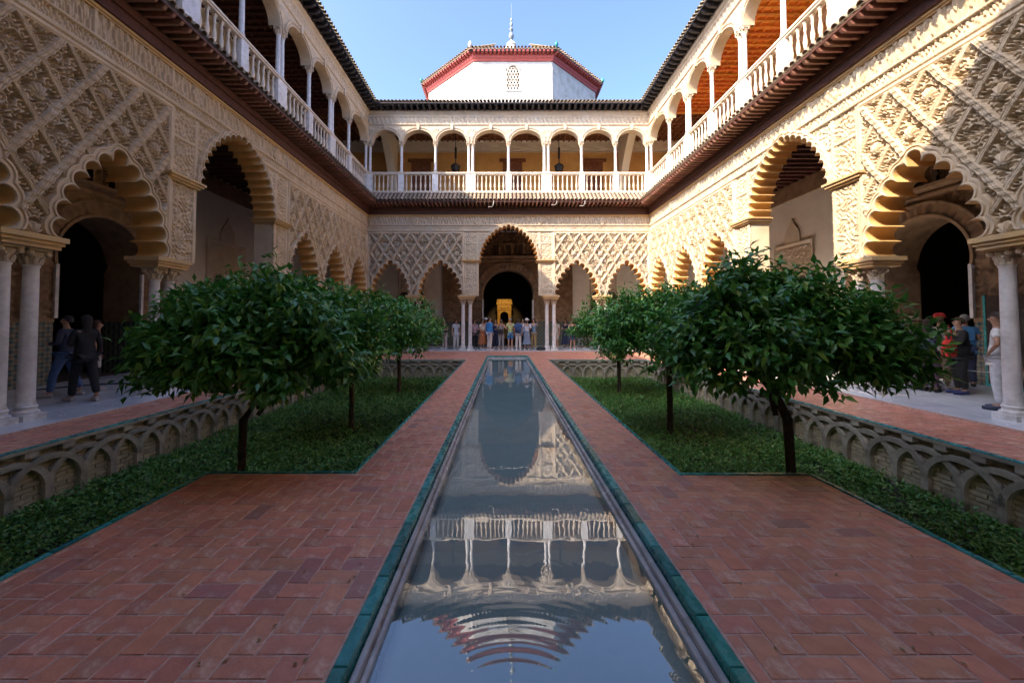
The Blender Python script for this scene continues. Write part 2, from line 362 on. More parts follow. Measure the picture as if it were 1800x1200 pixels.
def tile_mesh(y0, z0, y1, z1, r, m, steps=3, n=7):
    """barrel tile course from the eave tip (y0,z0) up to (y1,z1): overlapping half-round tiles"""
    b = MB(); ln = math.hypot(y1 - y0, z1 - z0); dy, dz = (y1 - y0) / ln, (z1 - z0) / ln
    for s in range(steps):
        V = []; a0 = ln * s / steps; a1 = ln * (s + 1) / steps + .05
        for q, (a, rr, up) in enumerate(((a0, r, .02), (a1, r * .82, 0), (a0, r * .80, .02), (a1, r * .64, 0))):
            for i in range(n):
                t = PI * i / (n - 1); off = rr * math.sin(t) + up
                V.append((rr * math.cos(t), y0 + dy * a - dz * off, z0 + dz * a + dy * off))
        F = []
        for i in range(n - 1): F += [(i, n + i, n + i + 1, i + 1), (2 * n + i, 2 * n + i + 1, 3 * n + i + 1, 3 * n + i), (i, i + 1, 2 * n + i + 1, 2 * n + i)]
        b.add(V, F)
    return b.mesh('roof_tile', m, 50)

def box_part(name, parent, m, *bx, c=None, sm=None):
    b = MB()
    for q in bx: (b.cbox(*q, c) if c else b.box(*q))
    return b.build(name, m, parent, sm)
PROF_S = [(0, -.07), (.014, -.095), (.04, -.095), (.048, -.065), (.078, -.065), (.088, -.09), (.115, -.09), (.135, .02)]
PROF_B = [(0, -.07), (.014, -.10), (.035, -.10), (.043, -.065), (.072, -.065), (.082, -.09), (.105, -.09), (.14, .02)]
PROF_U = [(0, -.03), (.012, -.055), (.05, -.055), (.058, -.03), (.10, -.03), (.11, -.07), (.165, -.085), (.19, .02)]

def portal(root, a, zs_, horse, pw, depth, y, room):
    """carved doorway block on the gallery's back wall"""
    ring = smooth_arch(a, 0, zs_, 0, 30, horse); Rr = a / math.cos(horse); zc = zs_ + Rr * math.sin(horse)
    xs = np.arange(-pw, pw + .001, .045); zz = np.arange(1.72, 7.42, .045); X, Z = np.meshgrid(xs, zz)
    H = fine(X, Z, .26, .028) + fine(X, Z, .11, .012)
    rr = np.hypot(X, Z - zc) - Rr
    band = (rr < .42) & (Z > zs_ - .1); H = np.where(band, .05 + .02 * np.sin(np.arctan2(Z - zc, X) * 40), H)
    H = np.where((np.abs(rr - .44) < .04) & (Z > zs_ - .1), .10, H)
    top = zc + Rr + .62
    H = np.where(np.abs(Z - top) < .05, .11, H); H = np.where((np.abs(np.abs(X) - (a + .75)) < .045) & (Z < top), .10, H)
    wz0, wz1 = top + .25, top + 1.02
    win = [(-.95, -.62), (-.165, .165), (.62, .95)] if a > 1.3 else [(-.8, -.45), (-.17, .17), (.45, .8)]
    hole = np.zeros(X.shape, bool)
    for p, q in win:
        hole |= (X > p) & (X < q) & (Z > wz0) & (Z < wz1)
        H = np.where((X > p - .09) & (X < q + .09) & (Z > wz0 - .09) & (Z < wz1 + .09) & ~hole, .09, H)
    fx = (X[:-1, :-1] + X[1:, 1:]) / 2; fz = (Z[:-1, :-1] + Z[1:, 1:]) / 2
    keep = ~inside(fx, fz, ring_poly(ring, .05, 0)); keep &= ~((np.abs(fx) < a) & (fz < zs_ + .02))
    for p, q in win: keep &= ~((fx > p) & (fx < q) & (fz > wz0) & (fz < wz1))
    up = fz > top
    d = empty('doorway', parent=root)
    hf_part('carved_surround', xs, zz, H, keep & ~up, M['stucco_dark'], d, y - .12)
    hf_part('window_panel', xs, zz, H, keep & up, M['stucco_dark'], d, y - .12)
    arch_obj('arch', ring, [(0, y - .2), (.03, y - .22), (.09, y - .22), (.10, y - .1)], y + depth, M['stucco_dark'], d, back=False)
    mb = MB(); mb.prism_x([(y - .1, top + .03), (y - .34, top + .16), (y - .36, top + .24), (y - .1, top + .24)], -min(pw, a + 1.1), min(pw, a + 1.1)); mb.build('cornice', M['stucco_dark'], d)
    for p, q in win:                                         # lattice windows: dark niche, bars and frame
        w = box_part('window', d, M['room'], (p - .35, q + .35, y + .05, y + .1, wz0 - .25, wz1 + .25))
        lb = MB()
        for k in range(5): lb.box(p + (q - p) * (k + .5) / 5 - .012, p + (q - p) * (k + .5) / 5 + .012, y - .07, y - .04, wz0, wz1)
        for k in range(9): lb.box(p, q, y - .065, y - .035, wz0 + (wz1 - wz0) * (k + .5) / 9 - .012, wz0 + (wz1 - wz0) * (k + .5) / 9 + .012)
        lb.build('lattice', M['stucco_dark'], w)
    for s in (-1, 1):                                        # tiled jambs and dado
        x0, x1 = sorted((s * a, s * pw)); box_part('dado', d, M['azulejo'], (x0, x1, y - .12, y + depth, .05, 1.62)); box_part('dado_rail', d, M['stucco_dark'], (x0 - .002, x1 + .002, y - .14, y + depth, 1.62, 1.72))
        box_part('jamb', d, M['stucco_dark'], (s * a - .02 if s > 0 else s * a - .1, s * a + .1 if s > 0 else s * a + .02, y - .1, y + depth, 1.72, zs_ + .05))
        box_part('colonnette', d, M['marble'], (x0 - .03 if s > 0 else x1 - .05, x0 + .05 if s > 0 else x1 + .03, y - .2, y - .13, 1.72, zs_))
    # the room beyond
    rw, rd, rh = room; y0 = y + depth
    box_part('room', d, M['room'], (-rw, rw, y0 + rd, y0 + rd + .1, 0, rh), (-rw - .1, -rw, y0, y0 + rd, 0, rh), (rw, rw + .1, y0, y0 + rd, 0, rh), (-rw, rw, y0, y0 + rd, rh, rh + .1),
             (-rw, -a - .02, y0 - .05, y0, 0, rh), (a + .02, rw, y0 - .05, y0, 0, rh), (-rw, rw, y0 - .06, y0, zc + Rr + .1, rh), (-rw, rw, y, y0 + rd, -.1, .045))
    return d

def stucco_panel(root, x0, x1, z0, z1, y, wins=True):
    xs = np.arange(x0, x1 + .001, .04); zz = np.arange(z0, z1 + .001, .04); X, Z = np.meshgrid(xs, zz)
    H = .05 + fine(X, Z, .17, .018); e = np.minimum(np.minimum(X - x0, x1 - X), np.minimum(Z - z0, z1 - Z)); H = np.where(e < .12, .075, H); H = np.where(np.abs(e - .16) < .025, .03, H); H = np.where(e < .005, 0, H)
    fx = (X[:-1, :-1] + X[1:, 1:]) / 2; fz = (Z[:-1, :-1] + Z[1:, 1:]) / 2; keep = np.ones(fx.shape, bool); cx = (x0 + x1) / 2; holes = []
    if wins:
        for s in (-.5, .5):
            rg = smooth_arch(.33, .5, z0 + .85, cx + s, 14); holes.append((cx + s, rg)); keep &= ~inside(fx, fz, ring_poly(rg, .02, z0 + .1))
    p = hf_part('stucco_panel', xs, zz, H, keep, M['stucco_grey'], root, y)
    b = MB(); w = .42; b.prism([(cx - w, z1), (cx - w, z1 + .3), (cx - w * .75, z1 + .55), (cx - w * .3, z1 + .75), (cx, z1 + 1.0), (cx + w * .3, z1 + .75), (cx + w * .75, z1 + .55), (cx + w, z1 + .3), (cx + w, z1)], y - .06, y - .01)
    b.build('finial', M['stucco_grey'], p)
    for c, rg in holes:
        arch_obj('arch', rg, [(0, y - .09), (.05, y - .1), (.07, y - .04)], y + .01, M['stucco_grey'], p, back=False)
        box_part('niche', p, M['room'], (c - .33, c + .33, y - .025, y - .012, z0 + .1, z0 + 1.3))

def wing(label, loc, rz, L, pairs, ups, step, zstep, por, back='plaster', grey=False, side=True, lowres=False):
    root = tag(empty('palace_wing', loc, rz), label, 'building', 'arcaded palace wings round the courtyard')
    ST = M['stucco_grey'] if grey else M['stucco']
    # ---- grid
    xs = [-L]
    while xs[-1] < L: xs.append(xs[-1] + step(xs[-1]))
    xs = np.array(xs); xs = -L + (xs + L) * (2 * L / (xs[-1] + L)); zs = np.arange(3.03, 7.45, zstep); X, Z = np.meshgrid(xs, zs); A = np.abs(X)
    bigR = lobed(1.50, 1.85, 4.96, 10)
    arcs = []
    P = sorted(pairs) ; edge = P + [L]
    for s in (-1, 1):
        for i in range(len(edge) - 1):
            g = edge[i + 1] - edge[i]; last = i == len(edge) - 2
            cx = s * (edge[i] + edge[i + 1]) / 2; arcs.append((cx, lobed(g / 2 - (.375 if not last else .38), 1.76, 3.05, 6, cx)))
    H, ids = sebka(X, Z, 2.5, 6.5); 
    H2, ids2 = sebka(-X, Z, 2.5, 6.5); neg = X < 0; H = np.where(neg, H2, H); ids = np.where(neg, ids2 + 500000, ids)
    fr = np.minimum(np.minimum(A - 2.46, L - .06 - A), 6.52 - Z); H = np.where(fr < .10, .06 + .02 * (np.abs(fr - .05) < .025), H)
    # carved pier and alfiz of the centre bay
    Hp = fine(X, Z, .19, .016) + fine(X, Z, .075, .006); e = np.minimum(np.abs(A - 1.72), np.abs(A - 2.42)); Hp = np.where(e < .05, .03, Hp); Hp = np.where(np.abs(Z - 5.9) < .03, .03, Hp)
    big = A < 2.46; H = np.where(big, Hp, H)
    # frieze
    f1 = .022 * np.tanh(3 * np.sin(2 * PI * X / .085) * np.sin(2 * PI * Z / .19 + 3 * np.sin(2 * PI * X / .5))) 
    f2 = .026 * np.tanh(3 * (np.sin(2 * PI * X / .16) + .8 * np.sin(2 * PI * X / .07 + 4 * Z)) * np.sin(2 * PI * (Z - 6.95) / .5 + 1.2 * np.sin(2 * PI * X / .34)))
    Hf = np.where(Z < 6.87, f1, f2); Hf = np.where((np.abs(Z - 6.6) < .045) | (np.abs(Z - 6.90) < .03), .055, Hf)
    bx = np.array([1.0, 2.46, 4.2, 6.2, 8.2]); bd = np.min(np.abs(A[..., None] - bx), -1); Hf = np.where((bd < .03) & (Z > 6.93), .04, Hf)
    for cx in [1.72] + P[1:]: Hf = shield(A, Z, cx, 7.14, Hf)
    isf = Z > 6.53; H = np.where(isf, Hf, H)
    if not lowres: H = H + .004 * np.sin(X * 131.3) * np.sin(Z * 117.7)
    fx = (X[:-1, :-1] + X[1:, 1:]) / 2; fz = (Z[:-1, :-1] + Z[1:, 1:]) / 2; fa = np.abs(fx)
    keep = ~inside(fx, fz, ring_poly(bigR, .08, 3.0)) & ~((fa < 1.66) & (fz < 4.97))
    for cx, rg in arcs: keep &= ~inside(fx, fz, ring_poly(rg, .085, 2.9))
    fid = ids[:-1, :-1]; ff = fz > 6.53; fb = (fa < 2.46) & ~ff; fs = ~ff & ~fb
    for s in (-1, 1):
        side_ = (fx * s > 0)
        fzn = empty('frieze', parent=root)
        for k in range(5):
            lo = [0, 1.0, 2.46, 4.2, 6.2][k]; hi = [1.0, 2.46, 4.2, 6.2, 99][k]
            hf_part('frieze_panel', xs, zs, H, keep & ff & side_ & (fa >= lo) & (fa < hi), ST, fzn)
        hf_part('carved_pier', xs, zs, H, keep & fb & side_, ST, root)
        sp = keep & fs & side_; frm = (np.minimum(np.minimum(fa - 2.46, L - .06 - fa), 6.52 - fz) < .10)
        u, cnt = np.unique(fid[sp & ~frm], return_counts=True); smallid = np.isin(fid, u[cnt < 40])
        pan = hf_part('sebka_panel', xs, zs, H, sp & (frm | smallid), ST, root)
        for q in u[cnt >= 40]: hf_part('lozenge', xs, zs, H, sp & ~frm & (fid == q), ST, pan)
    arch_obj('lobed_arch', bigR, PROF_B, .62, ST, root, soffit=M['stucco_bounce'])
    for cx, rg in arcs: arch_obj('lobed_arch', rg, PROF_S, .56, ST, root, soffit=M['stucco_bounce'])
    # ---- piers, imposts, columns
    for s in (-1, 1):
        x0, x1 = sorted((s * 1.67, s * 2.44)); box_part('pier', root, ST, (x0, x1, .03, .62, 3.05, 4.86))
        b = MB()
        for o, za, zb in ((0.0, 4.84, 4.89), (.05, 4.89, 4.95), (.09, 4.95, 5.0)): b.box(x0 - .06 - o, x1 + .06 + o, -.08 - o, .66, za, zb)
        b.build('impost', M['stone_gold'], root)
        px = [s * p for p in P] + [s * (L - .14)]
        for i, x in enumerate(px):
            cor = i == len(px) - 1; hw = .30 if cor else .44
            b = MB(); ym = .6
            for o, za, zb in ((-.03, 2.835, 2.90), (.0, 2.90, 2.96), (.035, 2.96, 3.045)): b.box(x - hw - o, x + hw + o, -.08 - o, ym + o, za, zb)
            b.build('impost', M['stone_gold'], root)
            for dx in ((0,) if cor else (-.195, .195)):
                for yy in (.2,):
                    c = link('column', SH_LOW, root, (x + dx, yy, .28)); link('capital', CAP_LOW, c, (0, 0, 2.275)); link('base', BASE_LOW, c, (0, 0, -.23))
            if i in (0,): box_part('plinth', root, M['marble'], (x - hw, x + hw, -.1, .64, .0, .052))
    # ---- wooden beam, eave
    box_part('cornice', root, M['stone_gold'], (-L, L, -.07, .1, 7.42, 7.48), (-L, L, -.04, .1, 7.38, 7.42))
    beam = box_part('eave_beam', root, M['wood_dark'], (-L, L, -.12, .3, 7.482, 7.70), (-L, L, -.16, .3, 7.70, 7.88))
    T = .75
    ev = MB().add([(-L, 0, 8.0), (L, 0, 8.0), (L - T, -T, 8.0), (-L + T, -T, 8.0), (-L, 0, 8.70), (L, 0, 8.70), (L - T, -T, 8.06), (-L + T, -T, 8.06)],
                  [(0, 1, 2, 3), (4, 7, 6, 5), (3, 2, 6, 7), (0, 4, 5, 1), (0, 3, 7, 4), (1, 5, 6, 2)]).build('eave', M['wood_dark'], root)
    n = int(2 * L / .215); tl = tile_mesh(-T - .03, 8.075, 0.0, 8.71, .085, M['roof_tile_moss'])
    for i in range(n + 1):
        x = -L + 2 * L * i / n; q = L - abs(x)
        if q > .12: r = link('rafter', RAFT, ev, (x, 0, 7.895)); r.scale = (1, min(1, max(.1, q / T)), 1)
        xm = x + L / n; q = L - abs(xm)
        if i < n and q > .1:
            f = min(1, q / T); link('roof_tile', tl if f >= 1 else tile_mesh(-T * f - .03, 8.71 - .64 * f, 0, 8.71, .085, M['roof_tile_moss']), ev, (xm, 0, 0))
    # ---- upper gallery: floor, balustrade, columns
    E = L if side else L + 4.0
    box_part('gallery_floor', root, M['stucco_grey'], (-E, E, .3, 4.1, 7.9, 8.7)); box_part('gallery_kerb', root, M['stone_cream'], (-L, L, -.09, .3, 8.702, 8.80))
    joist = MB().box(-.05, .05, .3, 4.0, 0, .14).mesh('joist', M['wood_dark'])
    EL = E + .295 if side else E; lc = box_part('lower_ceiling', root, M['wood_dark'], (-EL, EL, .3, 4.1, 7.5, 7.56))
    for i in range(int(2 * L / .4) + 1): link('joist', joist, lc, (-L + .4 * i + .05, 0, 7.35))
    bal = box_part('balustrade', root, M['stone_cream'], (-L, L, -.02, .17, 9.74, 9.80), (-L, L, -.05, .2, 9.80, 9.86))
    U = [(-L + .1, False)] + [(s * x, d) for x, d in ups for s in ((-1, 1) if x else (1,))] + [(L - .1, False)]; U = sorted(set(U))
    for x, d in U:
        hw = .27 if d else .16; box_part('pedestal', bal, M['marble'], (x - hw, x + hw, -.04, .19, 8.803, 9.738))
        for dx in ((-.115, .115) if d else (0,)):
            c = link('gallery_column', SH_UP, root, (x + dx, .08, 9.95)); link('capital', CAP_UP, c, (0, 0, 1.35)); link('base', BASE_UP, c, (0, 0, -.09))
    for (xa, da), (xb, db) in zip(U[:-1], U[1:]):
        a = xa + (.27 if da else .16); b_ = xb - (.27 if db else .16); k = max(3, int((b_ - a) / .235))
        for i in range(k): link('baluster', BAL, bal, (a + (b_ - a) * (i + .5) / k, .075, 8.82))
    # ---- upper arches and wall
    xs2 = np.arange(-L, L + .001, .03 if not lowres else .1); xs2[-1] = L; zs2 = np.arange(11.53, 13.3, .03 if not lowres else .1); X, Z = np.meshgrid(xs2, zs2)
    H = np.zeros(X.shape); ur = []
    for (xa, da), (xb, db) in zip(U[:-1], U[1:]):
        a = xa + (.115 if da else 0); b_ = xb - (.115 if db else 0); ur.append(((a + b_) / 2, smooth_arch((b_ - a) / 2 - .115, .66, 11.56, (a + b_) / 2, 22)))
    for x, d in U:
        dx = np.abs(X - x); dz = Z - 11.95; rr = np.hypot(dx, dz); th = np.arctan2(dx, dz)
        k = sst(.42, .36, rr) * (dz > -.15); H = H * (1 - k) + k * (.02 + .05 * np.abs(np.cos(7 * th)) * sst(.05, .3, rr))
    H = np.where(Z > 12.52, .024 * np.tanh(3 * np.sin(2 * PI * X / .24 + 2.4 * np.sin(2 * PI * Z / .3)) * np.sin(2 * PI * Z / .2)), H)
    H = np.where((Z > 12.98), .0, H); H = np.where((np.abs(Z - 12.53) < .04), .06, H); H = np.where((np.abs(Z - 12.99) < .03), .05, H); H = np.where(Z > 13.12, .09, H)
    fx = (X[:-1, :-1] + X[1:, 1:]) / 2; fz = (Z[:-1, :-1] + Z[1:, 1:]) / 2; keep = np.ones(fx.shape, bool)
    for cx, rg in ur: keep &= ~inside(fx, fz, ring_poly(rg, .06, 11.4))
    hf_part('gallery_wall', xs2, zs2, H, keep & (fz <= 12.5), ST, root); hf_part('entablature', xs2, zs2, H, keep & (fz > 12.5), ST, root)
    box_part('gallery_lintel', root, ST, (-L, L, .08, .36, 12.45, 13.3))
    for cx, rg in ur:
        ao = arch_obj('gallery_arch', rg, PROF_U, .36, ST, root)
        b = MB(); b.prism([(cx - .045, 12.20), (cx + .045, 12.20), (cx + .085, 12.47), (cx - .085, 12.47)], -.13, .02); b.build('keystone', ST, ao)
    # ---- roof
    T = .6; ang = .44
    rf = MB().add([(-L + T, -T, 13.43), (L - T, -T, 13.43), (L + 4, 4, 13.43 + 4.6 * ang), (-L - 4, 4, 13.43 + 4.6 * ang), (-L + T, -T, 13.48), (L - T, -T, 13.48), (L + 4, 4, 13.48 + 4.6 * ang), (-L - 4, 4, 13.48 + 4.6 * ang)],
                  [(0, 3, 2, 1), (4, 5, 6, 7), (0, 1, 5, 4), (0, 4, 7, 3), (1, 2, 6, 5), (3, 7, 6, 2)]).build('roof', M['wood_black'], root)
    box_part('eave_board', root, M['wood_black'], (-L, L, -.12, .35, 13.30, 13.52))
    n = int(2 * L / .2); tl = tile_mesh(-T - .05, 13.51, 2.5, 13.51 + 3.15 * ang, .08, M['roof_tile'], 8, 6)
    for i in range(n):
        x = -L + 2 * L * (i + .5) / n; q = L - abs(x)
        if q > .08:
            f = min(1, q / T); link('roof_tile', tl if f >= 1 else tile_mesh(-T * f - .05, 13.51 + T * (1 - f) * ang, 2.5, 13.51 + 3.15 * ang, .08, M['roof_tile'], 8, 6), rf, (x, 0, 0))
    n = int(2 * L / .33)
    for i in range(n):
        x = -L + 2 * L * (i + .5) / n; q = L - abs(x)
        if q > .12: o = link('bracket', BRK, rf, (x, 0, 13.28)); o.scale = (1, min(1, q / .6), 1)
    # ---- upper gallery interior
    uw = box_part('gallery_back_wall', root, M['plaster_ochre'], (-E, E, 3.7, 3.8, 8.7, 15.1))
    xs3 = np.arange(-E, E, .06); zs3 = np.arange(12.48, 13.32, .05); X, Z = np.meshgrid(xs3, zs3); Hb = .05 + .02 * np.tanh(3 * np.sin(2 * PI * X / 1.3 + 3 * np.sin(2 * PI * Z / .5)) * np.sin(2 * PI * Z / .4)); Hb = np.where((Z < 12.56) | (Z > 13.22), .09, Hb)
    hf_part('plaster_frieze', xs3, zs3, Hb, np.ones((len(zs3) - 1, len(xs3) - 1), bool), M['plaster'], root, 3.68)
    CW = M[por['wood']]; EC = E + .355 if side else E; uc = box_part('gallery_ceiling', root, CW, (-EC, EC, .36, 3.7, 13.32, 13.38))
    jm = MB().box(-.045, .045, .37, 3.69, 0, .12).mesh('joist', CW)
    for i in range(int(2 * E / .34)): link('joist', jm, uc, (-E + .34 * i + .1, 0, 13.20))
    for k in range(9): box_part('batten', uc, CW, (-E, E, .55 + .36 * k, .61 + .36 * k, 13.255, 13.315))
    for x in por['doors']:
        d = box_part('door', root, M['wood_door'], (x - .62, x + .62, 3.62, 3.69, 8.72, 11.9))
        box_part('lintel', d, M['wood_door'], (x - .85, x + .85, 3.6, 3.692, 11.9, 12.1))
        for s in (-1, 1):
            for z in (9.0, 9.7, 10.4, 11.1): box_part('door_panel', d, M['wood_door'], (x + s * .31 - .22, x + s * .31 + .22, 3.59, 3.622, z, z + .5), c=None)
    if not side:
        for s in (-1, 1): box_part('end_wall', root, M['plaster'], (s * 11.8 - .1, s * 11.8 + .1, -.6, 4.2, 0, 13.4))
    # ---- lower gallery interior
    E2 = E
    bw = 4.1
    pw = por['pw']
    for s in (-1, 1):
        x0, x1 = sorted((s * pw, s * E2)); w = box_part('back_wall', root, M[back], (x0, x1, 4.0, 4.1, .05, 7.5))
        dd = box_part('dado', w, M['azulejo'], (x0, x1, 3.93, 3.998, .055, 1.35)); box_part('dado_rail', w, M['stucco_dark'], (x0, x1, 3.92, 3.998, 1.35, 1.75))
        box_part('ceiling_frieze', w, M['stucco_dark'], (x0, x1, 3.93, 3.998, 6.7, 7.34))
        xa, xb = sorted((s * por['sp'][0], s * por['sp'][1])); stucco_panel(root, xa, xb, 2.2, 4.9, 3.99, True)
    portal(root, por['a'], por['zs'], por['horse'], pw, por['depth'], 4.0, por['room'])
    return root
# ------------------------------------------------------------------ the four wings
CX, CY = .25, 11.45
def far_step(x): return .03
def side_step(sign):
    def f(x):
        Y = CY + sign * x; return .0015 * Y if Y > 5.2 else .08
    return f
FAR = wing('far palace wing across the end of the pool below the octagonal tower', (CX, 22.1, 0), 0, 7.8, [2.31, 5.17],
           [(2.1, True), (4.06, False), (5.95, False), (0, False)], far_step, .03,
           dict(a=1.6, zs=3.0, horse=.2, pw=4.2, depth=1.0, room=(4.5, 11, 7), wood='wood_door', doors=[-5.6, 0.3, 5.5], sp=(5.3, 7.1)), grey=True, side=False)
LEFT = wing('shaded palace wing along the left side of the courtyard', (CX - 7.8, CY, 0), PI / 2, 10.65, [2.32, 5.05, 7.82],
            [(0, False), (2.0, True), (4.03, False), (6.05, True), (8.08, False)], side_step(1), .0145,
            dict(a=1.2, zs=3.1, horse=.2, pw=2.6, depth=1.0, room=(3.0, 4, 6), wood='wood_dark', doors=[-4, 0, 4.6, 8.5], sp=(4.1, 6.4)))  # upper ceiling in darker wood than the right wing: shade put into the colour
RIGHT = wing('sunlit palace wing along the right side of the courtyard', (CX + 7.8, CY, 0), -PI / 2, 10.65, [2.32, 5.05, 7.82],
             [(0, False), (2.0, True), (4.03, False), (6.05, True), (8.08, False)], side_step(-1), .0145,
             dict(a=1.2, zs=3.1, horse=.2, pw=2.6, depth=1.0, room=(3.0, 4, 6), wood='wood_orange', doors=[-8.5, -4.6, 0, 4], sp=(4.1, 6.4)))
# the wing the photographer stands under: plain build, it closes the court behind the camera
NEAR = tag(empty('palace_wing', (CX, .8, 0), PI), 'near palace wing whose centre arch the pool runs out of', 'building', 'arcaded palace wings round the courtyard')
b = MB(); b.prism([(-7.8, 3.05), (-1.7, 3.05), (-1.7, 5.0), (-1.5, 5.9), (-.9, 6.7), (0, 7.05), (.9, 6.7), (1.5, 5.9), (1.7, 5.0), (1.7, 3.05), (7.8, 3.05), (7.8, 11.6), (-7.8, 11.6)], 0, .6); b.build('arcade_wall', M['stucco'], NEAR)
box_part('gallery_wall', NEAR, M['stucco'], (-7.8, 7.8, 0, .4, 11.6, 13.3)); box_part('back_wall', NEAR, M['plaster'], (-11.8, 11.8, 4.0, 4.1, 0, 13.3)); box_part('gallery_floor', NEAR, M['wood_dark'], (-11.8, 11.8, .6, 4, 7.5, 8.7)); box_part('end_wall', NEAR, M['plaster'], (-11.9, -11.7, -.6, 4.1, 0, 15.4), (11.7, 11.9, -.6, 4.1, 0, 15.4))
MB().add([(-7.2, -.6, 13.43), (7.2, -.6, 13.43), (11.8, 4, 15.45), (-11.8, 4, 15.45), (-7.2, -.6, 13.5), (7.2, -.6, 13.5), (11.8, 4, 15.52), (-11.8, 4, 15.52)],
         [(0, 3, 2, 1), (4, 5, 6, 7), (0, 1, 5, 4), (0, 4, 7, 3), (1, 2, 6, 5), (3, 7, 6, 2)]).build('roof', M['roof_tile'], NEAR)
for x in (-7.6, -5.05, -2.32, 2.32, 5.05, 7.6):
    c = link('column', SH_LOW, NEAR, (x, .25, .28)); link('capital', CAP_LOW, c, (0, 0, 2.275)); link('base', BASE_LOW, c, (0, 0, -.23))
# white arches that span the corners of the upper gallery
for s in (-1, 1):
    xx = s * 7.35; b = MB(); n = 16; inn = []; out = []
    for i in range(n + 1):
        t = i / n; yy = .38 + 3.3 * t; zz = 9.6 + 3.4 * math.sin(t * PI / 2) ** .75 if True else 0
        inn.append((yy, zz)); out.append((yy, 13.3))
    poly = [(y, z) for y, z in inn][::-1]
    b.prism_x([(4 - y - .0, z) for y, z in inn] + [(4 - y, 13.3) for y, z in (inn[-1], inn[0])], xx - .22, xx + .22)
    b.build('corner_arch', M['plaster'], FAR)
    box_part('corner_pier', FAR, M['plaster'], (xx - .22, xx + .22, 3.3, 3.69, 8.71, 9.7))

# golden stucco doorway seen deep in the hall through the far portal
g = tag(empty('golden_doorway', (CX - .22, 22.1 + 4.0 + 10.6, .95)), 'golden carved doorway glowing in the dark hall beyond the far portal', 'doorway')
gb = MB(); gb.prism([(-.85, 1.2), (-.85, 3.6), (-.95, 3.7), (-.9, 4.3), (.9, 4.3), (.95, 3.7), (.85, 3.6), (.85, 1.2), (.5, 1.2), (.5, 2.0), (.35, 2.35), (0, 2.5), (-.35, 2.35), (-.5, 2.0), (-.5, 1.2)], 0, .2); gb.build('surround', M['gold'], g); g.scale = (.74, .74, .62)
for k, (w, z0, z1) in enumerate(((.95, 2.75, 2.85), (1.0, 3.55, 3.65), (.6, 3.0, 3.4))): box_part('moulding', g, M['gold'], (-w, w, -.1, -.002, z0, z1))
for sx in (-.72, .72): MB().lathe([(.09, 0), (.07, .1), (.07, 1.0), (.11, 1.1)], (sx, -.1, 2.86 - 1.2), 10).build('colonnette', M['gold'], g)
box_part('base_wall', g, M['gold'], (-.85, -.5, .0, .2, 0, 1.2), (.5, .85, 0, .2, 0, 1.2))
pl = bpy.data.lights.new('doorway_fill', 'SPOT'); po = bpy.data.objects.new('doorway_fill', pl); COL.objects.link(po); po.location = (CX - .2, 22.1 + 4.0 + 4.6, 6.7); po.rotation_euler = (R(53), 0, 0); pl.spot_size = R(26); pl.spot_blend = .6; pl.energy = 300; pl.color = (1, .72, .32); pl.shadow_soft_size = .1  # unseen spot added to brighten the golden doorway

